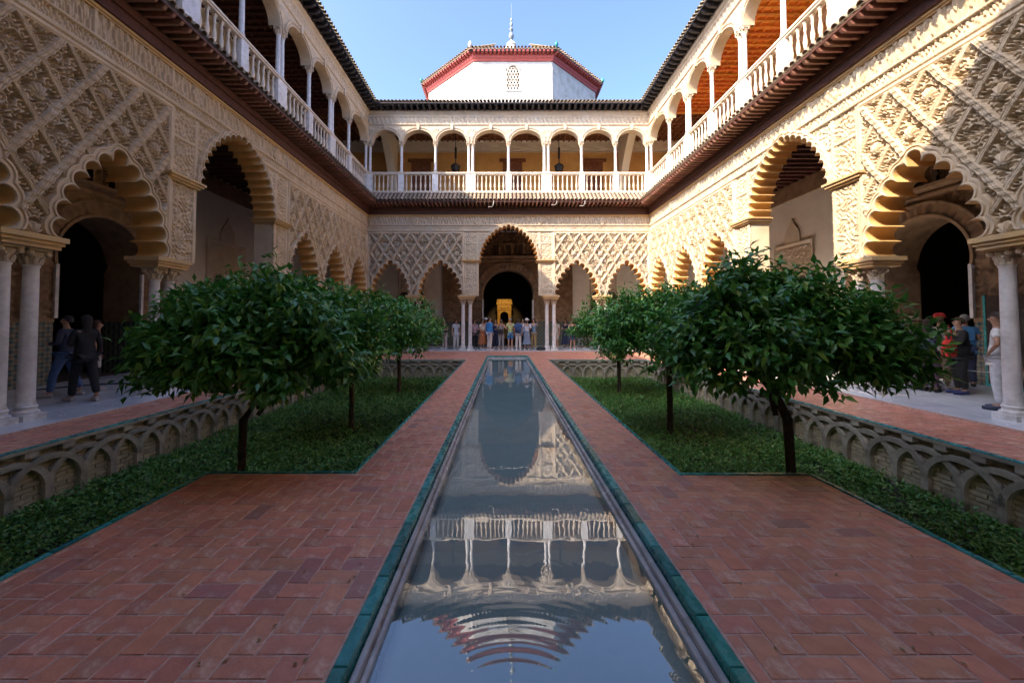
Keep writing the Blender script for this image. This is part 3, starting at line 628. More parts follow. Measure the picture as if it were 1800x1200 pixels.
# ------------------------------------------------------------------ octagonal tower
TW = tag(empty('tower', (.78, 42.15, 0)), 'white octagonal tower with red eaves rising behind the far wing', 'tower')
S = 6.75; ap = S / 2 / math.tan(PI / 8)
face = MB().add([(-S / 2, 0, 10), (S / 2, 0, 10), (S / 2, 0, 24.0), (-S / 2, 0, 24.0), (-S / 2 + .01, .4, 10), (S / 2 - .01, .4, 10), (S / 2 - .01, .4, 24.0), (-S / 2 + .01, .4, 24.0)], [(0, 1, 2, 3), (5, 4, 7, 6), (3, 2, 6, 7), (0, 3, 7, 4), (1, 5, 6, 2), (0, 4, 5, 1)]).mesh('wall', M['plaster_white'])
for k in range(8):
    a = k * PI / 4
    w = link('wall', face, TW, (ap * math.sin(a), -ap * math.cos(a), 0), (0, 0, a))
    e = S / 2 + .30; o2 = S / 2 + .62 * math.tan(PI / 8) + .05
    prof = [(.02, 23.92), (-.08, 23.92), (-.12, 24.05), (-.2, 24.17), (-.26, 24.34), (-.26, 24.62), (.02, 24.62)]
    cm = MB()
    V = []; 
    for y, z in prof: V.append((-(S / 2 - y * math.tan(PI / 8)), y, z))
    for y, z in prof: V.append(((S / 2 - y * math.tan(PI / 8)), y, z))
    n = len(prof); cm.add(V, [tuple(range(n - 1, -1, -1)), tuple(range(n, 2 * n))] + [(i, (i + 1) % n, (i + 1) % n + n, i + n) for i in range(n)])
    c = link('cornice', cm.mesh('cornice', M['red_paint']), TW, w.location, w.rotation_euler)
    if k in (0, 1, 7, 2, 6):
        cb = MB().prism_x([(-.24, 0), (-.42, .02), (-.62, .12), (-.62, .24), (-.24, .24)], -.09, .09).mesh('corbel', M['red_paint'])
        m_ = 20
        for i in range(m_): link('corbel', cb, c, (-S / 2 - .1 + (S + .2) * (i + .5) / m_, 0, 24.34))
        wd = S / 2 + .66 * math.tan(PI / 8); tt = math.tan(PI / 8)
        rs = MB().add([(-wd, -.66, 24.60), (wd, -.66, 24.60), (wd, -.66, 24.68), (-wd, -.66, 24.68), (0.05, ap, 24.7 + 5.1), (-.05, ap, 24.7 + 5.1)], [(0, 1, 2, 3), (3, 2, 4, 5), (0, 5, 4, 1)])
        rr = link('roof', rs.mesh('roof', M['roof_tile']), TW, w.location, w.rotation_euler)
        tm = tile_mesh(-.74, 24.69, 2.5, 24.69 + 3.24 * .585, .095, M['roof_tile'], 6, 6)
        m_ = 24
        for i in range(m_): link('roof_tile', tm, rr, (-wd + .05 + (2 * wd - .1) * (i + .5) / m_, 0, 0))
    for sgn in (1,):
        ang = a + PI / 8; rr_ = (ap + .66) / math.cos(PI / 8)
        MB().lathe([(.03, 0), (.1, .1), (.17, .25), (.16, .38), (.06, .5), (.01, .6)], n=10).build('corner_ball', M['white_trim'] if k == 7 else M['teal'], TW, 40, (rr_ * math.sin(ang), -rr_ * math.cos(ang), 24.7))
wnd = MB()
ring = smooth_arch(.52, .52, 23.05, 0, 20)
wo_ = arch_obj('window', ring, [(0, -ap - .01), (.02, -ap - .05), (.12, -ap - .05), (.13, -ap + .01)], -ap + .02, M['plaster'], TW, back=False)
box_part('window_sill', wo_, M['plaster'], (-.66, .66, -ap - .06, -ap - .002, 21.32, 21.44), (-.66, -.54, -ap - .05, -ap - .002, 21.44, 23.55), (.54, .66, -ap - .05, -ap - .002, 21.44, 23.55))
MB().prism([(-.52, 21.44), (.52, 21.44), (.52, 23.0), (.4, 23.35), (.2, 23.5), (0, 23.55), (-.2, 23.5), (-.4, 23.35), (-.52, 23.0)], -ap - .012, -ap - .004).build('window_recess', M['room'], wo_)
lb = MB()
for r_ in range(8):
    for c_ in range(4):
        cx = -.39 + .26 * c_ + (.13 if r_ % 2 else 0); cz = 21.55 + .245 * r_
        if abs(cx) < .5 and (cz < 23.0 or math.hypot(cx, cz - 23.0) < .46):
            for q in range(6):
                a = q * PI / 3; lb.tube([(cx + .12 * math.cos(a), -ap - .03, cz + .13 * math.sin(a)), (cx + .12 * math.cos(a + PI / 3), -ap - .03, cz + .13 * math.sin(a + PI / 3))], .028, 4)
lb.build('lattice', M['plaster'], wo_)
fn = MB().lathe([(.75, -.9), (.70, 0), (.62, .2), (.46, .28), (.45, .42), (.54, .5), (.50, .66), (.28, .84), (.16, .95), (.1, 1.05)], n=16).build('finial_base', M['white_trim'], TW, 40, (0, 0, 30.5))
MB().lathe([(.08, 0), (.08, .15), (.22, .28), (.30, .52), (.22, .8), (.10, .95), (.15, 1.05), (.23, 1.22), (.16, 1.42), (.07, 1.52), (.12, 1.62), (.18, 1.8), (.12, 2.0), (.05, 2.1), (.1, 2.2), (.13, 2.32), (.07, 2.46), (.03, 2.55)], n=12).build('finial_rod', M['lead'], fn, 40, (0, 0, 1.0))
MB().lathe([(.03, 0), (.022, 1.5), (.008, 1.7)], n=6).build('finial_spike', M['lead'], fn, 40, (0, 0, 3.5))

# lanterns that hang in the far upper gallery
for x in (-3.2, 3.1):
    ln = tag(empty('lantern', (CX + x, 22.1 + 2.2, 10.85)), 'black iron lantern hanging in the far upper gallery, %s the middle doorway' % ('left of' if x < 0 else 'right of'), 'lantern', 'lanterns in the upper gallery')
    MB().lathe([(.03, .42), (.10, .36), (.26, .26), (.30, .2), (.22, -.1), (.05, -.22)], n=8).build('lantern_body', M['iron'], ln)
    box_part('chain', ln, M['iron'], (-.025, .025, -.025, .025, .42, .7), (-.06, .06, -.06, .06, .7, 1.35), (-.02, .02, -.02, .02, 1.35, 2.4))

# ------------------------------------------------------------------ ground, pool, paving
tag(MB().box(-40, 40, -20, 80, -1.6, -1.1).build('ground', M['soil']), 'bare earth below the palace', 'ground', kind='structure')
def herring(region, name, parent, m, keep_sep, y_dist=lambda p: p[1], w=.137, gap=.009, z=0.0):
    """region(x,y)->list of clip rectangles ; returns nothing"""
    items = []
    for (x0, x1, y0, y1) in region:
        i0, i1 = int(x0 / w) - 3, int(x1 / w) + 3; j0, j1 = int(y0 / w) - 3, int(y1 / w) + 3
        for i in range(i0, i1):
            for j in range(j0, j1):
                k = (i - j) % 4
                if k == 0: a, b_, c, d = i * w, (i + 2) * w, j * w, (j + 1) * w
                elif k == 3: a, b_, c, d = i * w, (i + 1) * w, j * w, (j + 2) * w
                else: continue
                a, b_, c, d = max(a, x0), min(b_, x1), max(c, y0), min(d, y1)
                if b_ - a > .02 and d - c > .02: items.append((a + gap / 2, b_ - gap / 2, c + gap / 2, d - gap / 2))
    return items
rnd = random.Random(3)
def brick_geo(mb, it, z, cx=0, cy=0, t=.05):
    a, b_, c, d = it; ch = .004; dz = rnd.uniform(-.0015, .002); tx = rnd.uniform(-.004, .004); ty = rnd.uniform(-.004, .004)
    o = len(mb.V); mb.cbox(a - cx, b_ - cx, c - cy, d - cy, z - t, z + dz, ch)
    if abs(tx) > 0:
        for q in range(4, 12):
            v = mb.V[o + q]; jx, jy = rnd.gauss(0, .0016), rnd.gauss(0, .0016); mb.V[o + q] = (v[0] + jx, v[1] + jy, v[2] + tx * (v[0] + cx - (a + b_) / 2) * 3 + ty * (v[1] + cy - (c + d) / 2) * 3)
PXL, PXR = -.82, 1.15           # outer faces of the pool rim
WXL, WXR = -.665, .99            # water
Y0, YP, YG, YE = .95, 4.44, 17.2, 19.0
regsL = [(-3.2, PXL - .012, Y0, YP), (-1.60, PXL - .012, YP, YG)]; regsR = [(PXR + .012, 3.28, Y0, YP - .05), (PXR + .012, 1.88, YP - .05, YG)]
# merge the two rectangles so the bond runs through: clip by local width instead
def path_items(xa, xb, xw, yp, sgn):
    out = []
    for it in herring([(xa, xb, Y0, YG)], '', None, None, 0):
        cxm = (it[0] + it[2 - 1]) / 2; a, b_, c, d = it
        if (c + d) / 2 > yp:
            if sgn < 0:
                if b_ < xw: continue
                a = max(a, xw + .004)
            else:
                if a > xw: continue
                b_ = min(b_, xw - .004)
            c = max(c, yp + .004) if (sgn < 0 and it[0] < xw) or (sgn > 0 and it[1] > xw) else c
        elif (sgn < 0 and a < xw) or (sgn > 0 and b_ > xw): d = min(d, yp - .004)
        if b_ - a > .015 and d - c > .015: out.append((a, b_, c, d))
    return out
itemsL = path_items(-3.2, PXL - .01, -1.60, YP, -1); itemsR = path_items(PXR + .01, 3.28, 1.88, YP - .05, 1)
def pave(name, label, items, base, nsep):
    p = MB()
    for q in base: p.box(*q)
    root = tag(p.build(name, M['mortar']), label, 'path', kind='structure')
    items = sorted(items, key=lambda t: (t[2] + t[3]) / 2)
    vis = [t for t in items if t[3] > 1.75]; rest = [t for t in items if t[3] <= 1.75]
    for t in vis[:nsep]:
        cx, cy = (t[0] + t[1]) / 2, (t[2] + t[3]) / 2; mb = MB(); brick_geo(mb, t, 0, cx, cy); q = rnd.random(); o = mb.build('brick', M['brick_new' if q < .02 else 'brick_old' if q < .10 else 'brick'], root, None, (cx, cy, 0)); o.rotation_euler[2] = rnd.gauss(0, .006)
    mb = MB()
    for t in rest + vis[nsep:]: brick_geo(mb, t, 0)
    if mb.V: tag(mb.build('brick_paving', M['brick'], root), kind='stuff')
    return root
PL = pave('brick_path', 'red herringbone brick path along the left edge of the pool', itemsL, [(-3.2, PXL, Y0, YP, -1.2, -.003), (-1.60, PXL, YP, YG, -1.2, -.003)], 290)
PR = pave('brick_path', 'red herringbone brick path along the right edge of the pool', itemsR, [(PXR, 3.28, Y0, YP - .05, -1.2, -.003), (PXR, 1.88, YP - .05, YG, -1.2, -.003)], 290)
PF = pave('brick_walk', 'brick walk across the far end of the courtyard', herring([(-7.3, 7.85, YE + .22, 21.6), (-7.3, PXL - .01, YG, YE + .22), (PXR + .01, 7.85, YG, YE + .22)], '', 0, 0, 0),
          [(-7.3, 7.85, YE + .2, 21.62, -1.2, -.003), (-7.3, PXL, YG + .16, YE + .2, -1.2, -.003), (PXR, 7.85, YG + .16, YE + .2, -1.2, -.003)], 0)
PSL = pave('brick_walk', 'narrow brick walk between the left garden and the left arcade', herring([(-7.1, -6.27, Y0, YG)], '', 0, 0, 0), [(-7.1, -6.36, Y0, YG, -1.2, -.003)], 150)
PSR = pave('brick_walk', 'narrow brick walk between the right garden and the right arcade', herring([(6.12, 7.6, Y0, YG)], '', 0, 0, 0), [(6.21, 7.6, Y0, YG, -1.2, -.003)], 150)
def edging(root, pts, w=.045, step=.21, z=.012, h=.07, name='edging_tile'):
    for (xa, ya), (xb, yb) in pts:
        ln = math.hypot(xb - xa, yb - ya); n = max(1, int(ln / step)); a = math.atan2(yb - ya, xb - xa)
        me = MB().cbox(-ln / n / 2 + .002, ln / n / 2 - .002, -w / 2, w / 2, -h, 0, .006).mesh(name, M['teal'])
        for i in range(n):
            t = (i + .5) / n; link(name, me, root, (xa + (xb - xa) * t, ya + (yb - ya) * t, z + rnd.uniform(-.002, .002)), (0, 0, a + rnd.uniform(-.006, .006)))
edging(PL, [((-3.22, Y0), (-3.22, YP + .02)), ((-3.2, YP + .022), (-1.64, YP + .022)), ((-1.622, YP), (-1.622, YG))])
edging(PR, [((3.30, Y0), (3.30, YP - .03)), ((3.28, YP - .028), (1.92, YP - .028)), ((1.902, YP - .05), (1.902, YG))])
# pool
pool = tag(empty('pool', (0, 0, 0)), 'long rectangular reflecting pool down the middle of the court', 'pool', kind='structure')
box_part('pool_floor', pool, M['pool_floor'], (PXL, PXR, .9, YE + .2, -.36, -.22))
for s, xo, xw in ((-1, PXL, WXL), (1, PXR, WXR)):
    o = lambda a, b_: tuple(sorted((a, b_)))
    x1 = xo - s * .085; x2 = xo - s * .105; x3 = xo - s * .122; x4 = xo - s * .185
    box_part('upper_ledge', pool, M['ledge'], (*o(x1, x3), .9, YE + .1, -.5, -.045), c=.006)
    box_part('lower_ledge', pool, M['ledge'], (*o(x3 , xw), .9, YE + .05, -.515, -.085), c=.006)
    edging(pool, [((xo - s * .042, .95), (xo - s * .042, YE + .1))], w=.075, step=.34, z=.010, h=.2, name='rim_tile')
edging(pool, [((PXL, YE + .14), (PXR, YE + .14))], w=.082, step=.34, z=.010, h=.2, name='rim_tile')
box_part('end_ledge', pool, M['ledge'], (PXL + .1, PXR - .1, YE - .12, YE + .1, -.5, -.05), (PXL + .18, PXR - .18, YE - .35, YE - .12, -.5, -.09), c=.006)

def water_mat():
    m = bpy.data.materials.new('water'); m.use_nodes = True; t = m.node_tree; t.nodes.clear(); L = t.links.new
    out = nd(t, 'ShaderNodeOutputMaterial'); tr = nd(t, 'ShaderNodeBsdfTransparent'); tr.inputs[0].default_value = (.86, .93, .90, 1)
    gl = nd(t, 'ShaderNodeBsdfGlossy'); gl.inputs['Roughness'].default_value = .004; gl.inputs[0].default_value = (1, 1, 1, 1)
    fr = nd(t, 'ShaderNodeFresnel'); fr.inputs[0].default_value = 2.15; mx = nd(t, 'ShaderNodeMixShader')
    tc = nd(t, 'ShaderNodeTexCoord')
    def math_(op, a, b_=None):
        n = nd(t, 'ShaderNodeMath', operation=op)
        for k, v in enumerate((a, b_)):
            if v is None: continue
            if isinstance(v, (int, float)): n.inputs[k].default_value = v
            else: L(v, n.inputs[k])
        return n.outputs[0]
    def ringw(cx, cy, lam, amp, reach):
        d = nd(t, 'ShaderNodeVectorMath', operation='DISTANCE'); L(tc.outputs['Object'], d.inputs[0]); d.inputs[1].default_value = (cx, cy, -.1)
        r = d.outputs['Value']; s = math_('SINE', math_('MULTIPLY', r, 2 * PI / lam))
        f = nd(t, 'ShaderNodeMapRange'); L(r, f.inputs[0]); f.inputs[1].default_value = 0.0; f.inputs[2].default_value = reach; f.inputs[3].default_value = 1; f.inputs[4].default_value = 0; f.interpolation_type = 'SMOOTHSTEP'
        return math_('MULTIPLY', math_('MULTIPLY', s, f.outputs[0]), amp)
    n1 = nd(t, 'ShaderNodeTexNoise'); n1.inputs['Scale'].default_value = 3.2; n1.inputs['Detail'].default_value = 2; L(tc.outputs['Object'], n1.inputs['Vector'])
    h = math_('ADD', math_('MULTIPLY', n1.outputs['Fac'], .0011), ringw(.05, 1.80, 0.066, .00014, 1.25))
    h = math_('ADD', h, ringw(.33, 2.9, .07, .00006, .5))
    bp = nd(t, 'ShaderNodeBump'); bp.inputs['Strength'].default_value = 1; bp.inputs['Distance'].default_value = 1.0; L(h, bp.inputs['Height'])
    L(bp.outputs[0], gl.inputs['Normal']); L(bp.outputs[0], fr.inputs['Normal'])
    L(fr.outputs[0], mx.inputs[0]); L(tr.outputs[0], mx.inputs[1]); L(gl.outputs[0], mx.inputs[2]); L(mx.outputs[0], out.inputs[0])
    return m
wm = npmesh('water', [(WXL - .03, .9, -.11), (WXR + .03, .9, -.11), (WXR + .03, YE, -.11), (WXL - .03, YE, -.11)], [(0, 1, 2, 3)], water_mat())
tag(link('water', wm), 'still green-grey pool water with ripple rings near its front', 'water', kind='structure')
# marble gallery floors
def slabs(name, label, x0, x1, y0, y1, nx, ny):
    root = tag(box_part(name, None, M['mortar'], (x0, x1, y0, y1, -1.0, .04)), label, 'floor', kind='structure')
    dx, dy = (x1 - x0) / nx, (y1 - y0) / ny; me = MB().cbox(-dx / 2 + .002, dx / 2 - .002, -dy / 2 + .002, dy / 2 - .002, -.03, 0, .003).mesh('marble_slab', M['marble_floor'])
    for i in range(nx):
        for j in range(ny): link('marble_slab', me, root, (x0 + dx * (i + .5), y0 + dy * (j + .5), .05 + rnd.uniform(-.0008, .0008)))
slabs('marble_floor', 'pale marble floor of the far gallery where the crowd stands', -11.6, 12.1, 21.62, 26.1, 20, 5)
slabs('marble_floor', 'pale marble floor of the left gallery', -11.6, -7.1, 1.0, 21.61, 5, 22)
slabs('marble_floor', 'pale marble floor of the right gallery', 7.6, 12.1, 1.0, 21.61, 5, 22)
# ------------------------------------------------------------------ sunken garden walls with interlaced brick arches
def arc_rib(r, w, y0, y1, n=12):
    b = MB(); V = []; F = []
    for i in range(n + 1):
        a = PI * i / n
        for rr in (r - w / 2, r + w / 2):
            for y in (y0, y1): V.append((rr * math.cos(a), y, rr * math.sin(a)))
    for i in range(n):
        o = i * 4; p = o + 4; F += [(o, o + 2, p + 2, p), (o + 2, o + 3, p + 3, p + 2), (o + 1, o, p, p + 1), (o + 3, o + 1, p + 1, p + 3)]
    F += [(0, 1, 3, 2), (n * 4, n * 4 + 2, n * 4 + 3, n * 4 + 1)]
    return b.add(V, F).mesh('arch_rib', M['garden_stone'])
RIB_A = arc_rib(.40, .075, -.055, .09); RIB_B = arc_rib(.40, .075, -.045, .09)
PIL = MB().box(-.05, .05, -.05, .09, -1.05, -.56).mesh('pilaster', M['garden_stone']); BLK = MB().cbox(-.08, .08, -.055, .09, -.13, -.045, .006).mesh('corbel', M['garden_stone'])
def garden_wall(label, loc, rz, ln, sp=.45):
    root = tag(empty('garden_wall', loc, rz), label, 'garden wall', 'sunken garden walls with interlaced arches')
    b = MB(); nrow = 14
    for k in range(nrow):                                   # brick courses of the recessed face
        z0 = -1.05 + (.92 / nrow) * k; n = int(ln / .27); off = .5 * (k % 2)
        for i in range(n + 1):
            a = max(0, (i - off) * ln / n); c = min(ln, (i + 1 - off) * ln / n)
            if c - a > .02: b.box(a + .007, c - .007, 0.012 + rnd.uniform(0, .014), .07, z0 + .008, z0 + .92 / nrow - .008)
    tag(b.build('brick_face', M['garden_brick'], root), kind='stuff')
    box_part('backing', root, M['garden_stone'], (0, ln, .034, .14, -1.1, -.06)); cp = box_part('coping', root, M['garden_stone'], (0, ln, -.06, .14, -.05, -.008))
    n = int(ln / sp)
    for i in range(n + 1):
        x = sp * i + .1
        if x > ln - .05: break
        link('pilaster', PIL, root, (x, 0, 0)); link('corbel', BLK, root, (x + sp / 2, 0, 0))
        if x + .9 < ln + .3: link('arch_rib', RIB_A if i % 2 else RIB_B, root, (x + sp, 0, -.58)).scale = (sp / .40, 1, 1)
    edging(root, [((0, -.02), (ln, -.02))], w=.07, step=.24, z=.012, h=.02, name='coping_tile')
    return root
garden_wall('sunken garden wall of interlaced brick arches under the left walk', (-6.2, Y0, 0), PI / 2, YG - Y0)
garden_wall('sunken garden wall of interlaced brick arches under the right walk', (6.05, YG, 0), -PI / 2, YG - Y0)
garden_wall('short interlaced-arch wall at the far end of the left garden bed', (-6.2, YG, 0), 0, 4.55)
garden_wall('short interlaced-arch wall at the far end of the right garden bed', (1.9, YG, 0), 0, 4.15)

g = np.random.default_rng(77); n = 90
fx_ = np.where(g.random(n) < .5, g.uniform(-3.1, -.95, n), g.uniform(1.3, 3.2, n)); fy_ = 2.0 + 7 * g.random(n) ** 1.6; ok = (fy_ < 4.3) | ((fx_ > -1.55) & (fx_ < 1.85)); fx_, fy_ = fx_[ok], fy_[ok]; n = len(fx_)
FALLEN = (np.stack([fx_, fy_, np.full(n, .006)], 1), np.stack([g.normal(size=n), g.normal(size=n), np.full(n, .05)], 1), n)
# ------------------------------------------------------------------ vegetation
def leaf_mesh(name, B, D, U, Ln, Wd, m, droop=.18, fold=.16):
    D = D / np.linalg.norm(D, axis=1, keepdims=True); S = np.cross(D, U); S /= np.linalg.norm(S, axis=1, keepdims=True) + 1e-9; U = np.cross(S, D)
    Ln = Ln[:, None]; Wd = Wd[:, None]
    mid = B + .48 * Ln * D - fold * Wd * U; l = B + .45 * Ln * D + .5 * Wd * S + .12 * Wd * U; r = B + .45 * Ln * D - .5 * Wd * S + .12 * Wd * U; tip = B + Ln * D - droop * Ln * U
    V = np.stack([B, r, mid, l, tip], 1).reshape(-1, 3); k = np.arange(len(B))[:, None] * 5
    F = np.concatenate([k + np.array([[0, 1, 2]]), k + np.array([[0, 2, 3]]), k + np.array([[3, 2, 4]]), k + np.array([[2, 1, 4]])], 0)
    return npmesh(name, V, F, m)
def orange_tree(label, x, y, z0, rx, ry, top, bot, nleaf, seed, trunk_r=.055, lean=(0, 0)):
    g = np.random.default_rng(seed); zc = bot + (top - bot) * .42
    root = tag(empty('orange_tree', (x, y, z0)), label, 'tree', 'clipped orange trees in the sunken garden')
    h0 = bot - z0; hc = zc - z0
    lx, ly = lean
    tb = MB(); tb.tube([(0, 0, -.1), (0, 0, .05), (lx * .03 + .012, .01, h0 * .5), (lx * .12, ly * .2, h0 * .92), (lx, ly, h0 + (hc - h0) * .5)], [trunk_r * 1.5, trunk_r * 1.15, trunk_r, trunk_r * 1.05, trunk_r * .8], 9)
    tb.build('trunk', M['bark'], root, 60)
    for k in range(8):
        a = k * PI / 4 + g.uniform(-.3, .3); rr = g.uniform(.5, .75)
        MB().tube([(lx * .7, ly * .7, h0 + (hc - h0) * g.uniform(-.1, .4)), (lx + rr * .45 * rx * math.cos(a), ly + rr * .45 * ry * math.sin(a), hc + g.uniform(-.1, .15)), (lx + rr * rx * math.cos(a), ly + rr * ry * math.sin(a), hc + g.uniform(.0, .45) * (top - zc))], [trunk_r * .6, trunk_r * .38, trunk_r * .12], 6).build('limb', M['bark'], root, 60)
    nper = 26; nc = nleaf // nper
    d = g.normal(size=(nc, 3)); d /= np.linalg.norm(d, axis=1, keepdims=True); d[:, 2] = np.where(d[:, 2] < -.25, -d[:, 2] * g.uniform(0, 1, nc), d[:, 2])
    az = np.arctan2(d[:, 1], d[:, 0]); lump = 1 + .10 * np.sin(3 * az + seed) + .07 * np.sin(5 * az + 2 * seed + 3 * d[:, 2]) + .05 * np.sin(9 * az + 6 * d[:, 2])
    rad = np.where(g.random(nc) < .72, g.uniform(.84, 1.04, nc), g.uniform(.35, .84, nc)) * lump
    up = d[:, 2] > 0
    P = np.stack([lx + d[:, 0] * rx * rad, ly + d[:, 1] * ry * rad, hc + d[:, 2] * rad * np.where(up, top - zc, (zc - bot) * 1.5)], 1)
    P[:, 2] += np.where(up, 0, 0)
    tw = d * np.array([1, 1, .8]) + np.array([0, 0, .25]); tw /= np.linalg.norm(tw, axis=1, keepdims=True)
    spring = (g.random(nc) < .22) & (d[:, 2] > .15); P[spring] += tw[spring] * .07 * g.random((spring.sum(), 1)) + np.array([0, 0, .10]) * g.random((spring.sum(), 1))
    t = g.uniform(-.16, .16, (nc, nper)); B = P[:, None] + tw[:, None] * t[..., None] + g.normal(size=(nc, nper, 3)) * .055
    rd = g.normal(size=(nc, nper, 3)); rd /= np.linalg.norm(rd, axis=2, keepdims=True)
    D = tw[:, None] * .55 + rd * .75 + np.array([0, 0, -.42]); D = D.reshape(-1, 3)
    U = np.array([0, 0, 1.0]) + d[:, None] * .6 + g.normal(size=(nc, nper, 3)) * .35; U = U.reshape(-1, 3); B = B.reshape(-1, 3)
    L_ = g.uniform(.085, .15, len(B)); Wd = L_ * g.uniform(.38, .50, len(B))
    tag(link('crown', leaf_mesh('crown', B, D, U, L_, Wd, M['leaf']), root), kind='stuff')
    return root
GZ = -.86
M['dead_leaf'] = leaf_mat('dead_leaf', (.20, .13, .05), (.30, .20, .07), (.14, .16, .05), .1, .7)
tag(link('fallen_leaves', leaf_mesh('fallen_leaves', FALLEN[0], FALLEN[1], np.tile(np.array([0, 0, 1.0]), (FALLEN[2], 1)), np.full(FALLEN[2], .035), np.full(FALLEN[2], .016), M['dead_leaf'], -.1, .1)), 'a few dry leaves fallen on the brick paths', 'fallen leaves', kind='stuff')
orange_tree('large orange tree at the front of the left garden bed', -3.22, 4.98, GZ, 1.26, 1.0, 2.06, .55, 30000, 5, .046, (.30, 0))
orange_tree('large orange tree at the front of the right garden bed', 3.52, 5.02, GZ, 1.23, 1.05, 2.16, .55, 31000, 9, .054, (-.24, 0))
orange_tree('middle orange tree of the left garden bed', -3.42, 9.1, GZ, 1.42, 1.2, 2.2, .42, 19000, 13, .05)
orange_tree('middle orange tree of the right garden bed', 3.62, 8.9, GZ, 1.38, 1.2, 2.25, .42, 19000, 17, .06)
orange_tree('farthest orange tree of the left garden bed, beside the pool path', -3.55, 13.7, GZ, 1.40, 1.2, 2.35, .35, 11000, 21, .06)
orange_tree('farthest orange tree of the right garden bed with its top in the sun', 3.85, 13.6, GZ, 1.38, 1.2, 2.40, .35, 11000, 25, .06)

def bed(name, label, rects, seed):
    g = np.random.default_rng(seed); Bs = []; 
    for x0, x1, y0, y1, dens in rects:
        n = int((x1 - x0) * (y1 - y0) * dens); u = g.random((n, 2)); Bs.append(np.stack([x0 + u[:, 0] * (x1 - x0), y0 + u[:, 1] * (y1 - y0)], 1))
    XY = np.concatenate(Bs); gap = np.sin(XY[:, 0] * 3.7 + 2 * np.sin(XY[:, 1] * 1.3 + seed)) * np.sin(XY[:, 1] * 2.9 + 1.5 * np.sin(XY[:, 0] * 1.7)) + .3 * np.sin(XY[:, 0] * 11) * np.sin(XY[:, 1] * 9)
    XY = XY[gap + g.random(len(XY)) * .9 > -.45]; hgt = .05 + .07 * (np.sin(XY[:, 0] * 2.3 + seed) * np.sin(XY[:, 1] * 1.9) * .5 + .5) + .05 * (np.sin(XY[:, 0] * 7.1) * np.sin(XY[:, 1] * 6.3 + seed) * .5 + .5)
    n = len(XY); z = GZ + hgt * g.random(n) ** .5; B = np.concatenate([XY, z[:, None]], 1)
    D = g.normal(size=(n, 3)); D[:, 2] = np.abs(D[:, 2]) * .7 + .25; U = np.array([0, 0, 1.0]) + g.normal(size=(n, 3)) * .4
    sc = np.clip(.7 + B[:, 1] * .035, .75, 1.3); L_ = g.uniform(.04, .09, n) * sc; Wd = L_ * g.uniform(.42, .65, n)
    bl = g.random(n) < np.clip((B[:, 1] - 5) * .06, .05, .45); L_[bl] *= 2.0; Wd[bl] *= .3; D[bl, 2] += .9
    tag(link(name, leaf_mesh(name, B, D, U, L_, Wd, M['cover'], .25, .1)), label, 'ground cover', kind='stuff')
bed('ground_cover', 'low leafy ground cover filling the left sunken bed', [(-6.17, -3.25, Y0, 4.5, 1700), (-6.17, -1.65, 4.5, 8, 1500), (-6.17, -1.65, 8, 12, 1000), (-6.17, -1.65, 12, 17.1, 750)], 1)
bed('ground_cover', 'low leafy ground cover filling the right sunken bed', [(3.34, 6.0, Y0, 4.45, 1700), (1.93, 6.0, 4.45, 8, 1500), (1.93, 6.0, 8, 12, 1000), (1.93, 6.0, 12, 17.1, 750)], 2)
for s, q, lb in ((-1, (-6.2, -1.6), 'dark soil of the left sunken garden bed'), (1, (1.88, 6.05), 'dark soil of the right sunken garden bed')):
    tag(MB().box(q[0] - .05, q[1] + .05, Y0, YG + .05, -1.05, GZ).build('garden_soil', M['soil']), lb, 'garden bed', kind='structure')

# ------------------------------------------------------------------ people
CM = {}
def cmat(c, rough=.85):
    if c not in CM: CM[c] = mat('cloth' if rough > .5 else 'skin', c, tuple(v * .78 for v in c), rough, 14, bump=.002, bscale=30)
    return CM[c]
SKIN = [(.50, .29, .19), (.42, .23, .14), (.55, .34, .24)]
def skin_ob(name, J, E, Rd, m, parent, sub=2):
    me = bpy.data.meshes.new(name); ks = list(J); ix = {k: i for i, k in enumerate(ks)}
    me.from_pydata([J[k] for k in ks], [(ix[a], ix[b]) for a, b in E], []); me.materials.append(m)
    o = link(name, me, parent); md = o.modifiers.new('skin', 'SKIN'); md.use_smooth_shade = True; md.branch_smoothing = .4
    for i, k in enumerate(ks):
        r = Rd[k]; me.skin_vertices[0].data[i].radius = r if isinstance(r, tuple) else (r, r)
    me.skin_vertices[0].data[0].use_root = True
    ss = o.modifiers.new('subdivision', 'SUBSURF'); ss.levels = ss.render_levels = sub
    return o
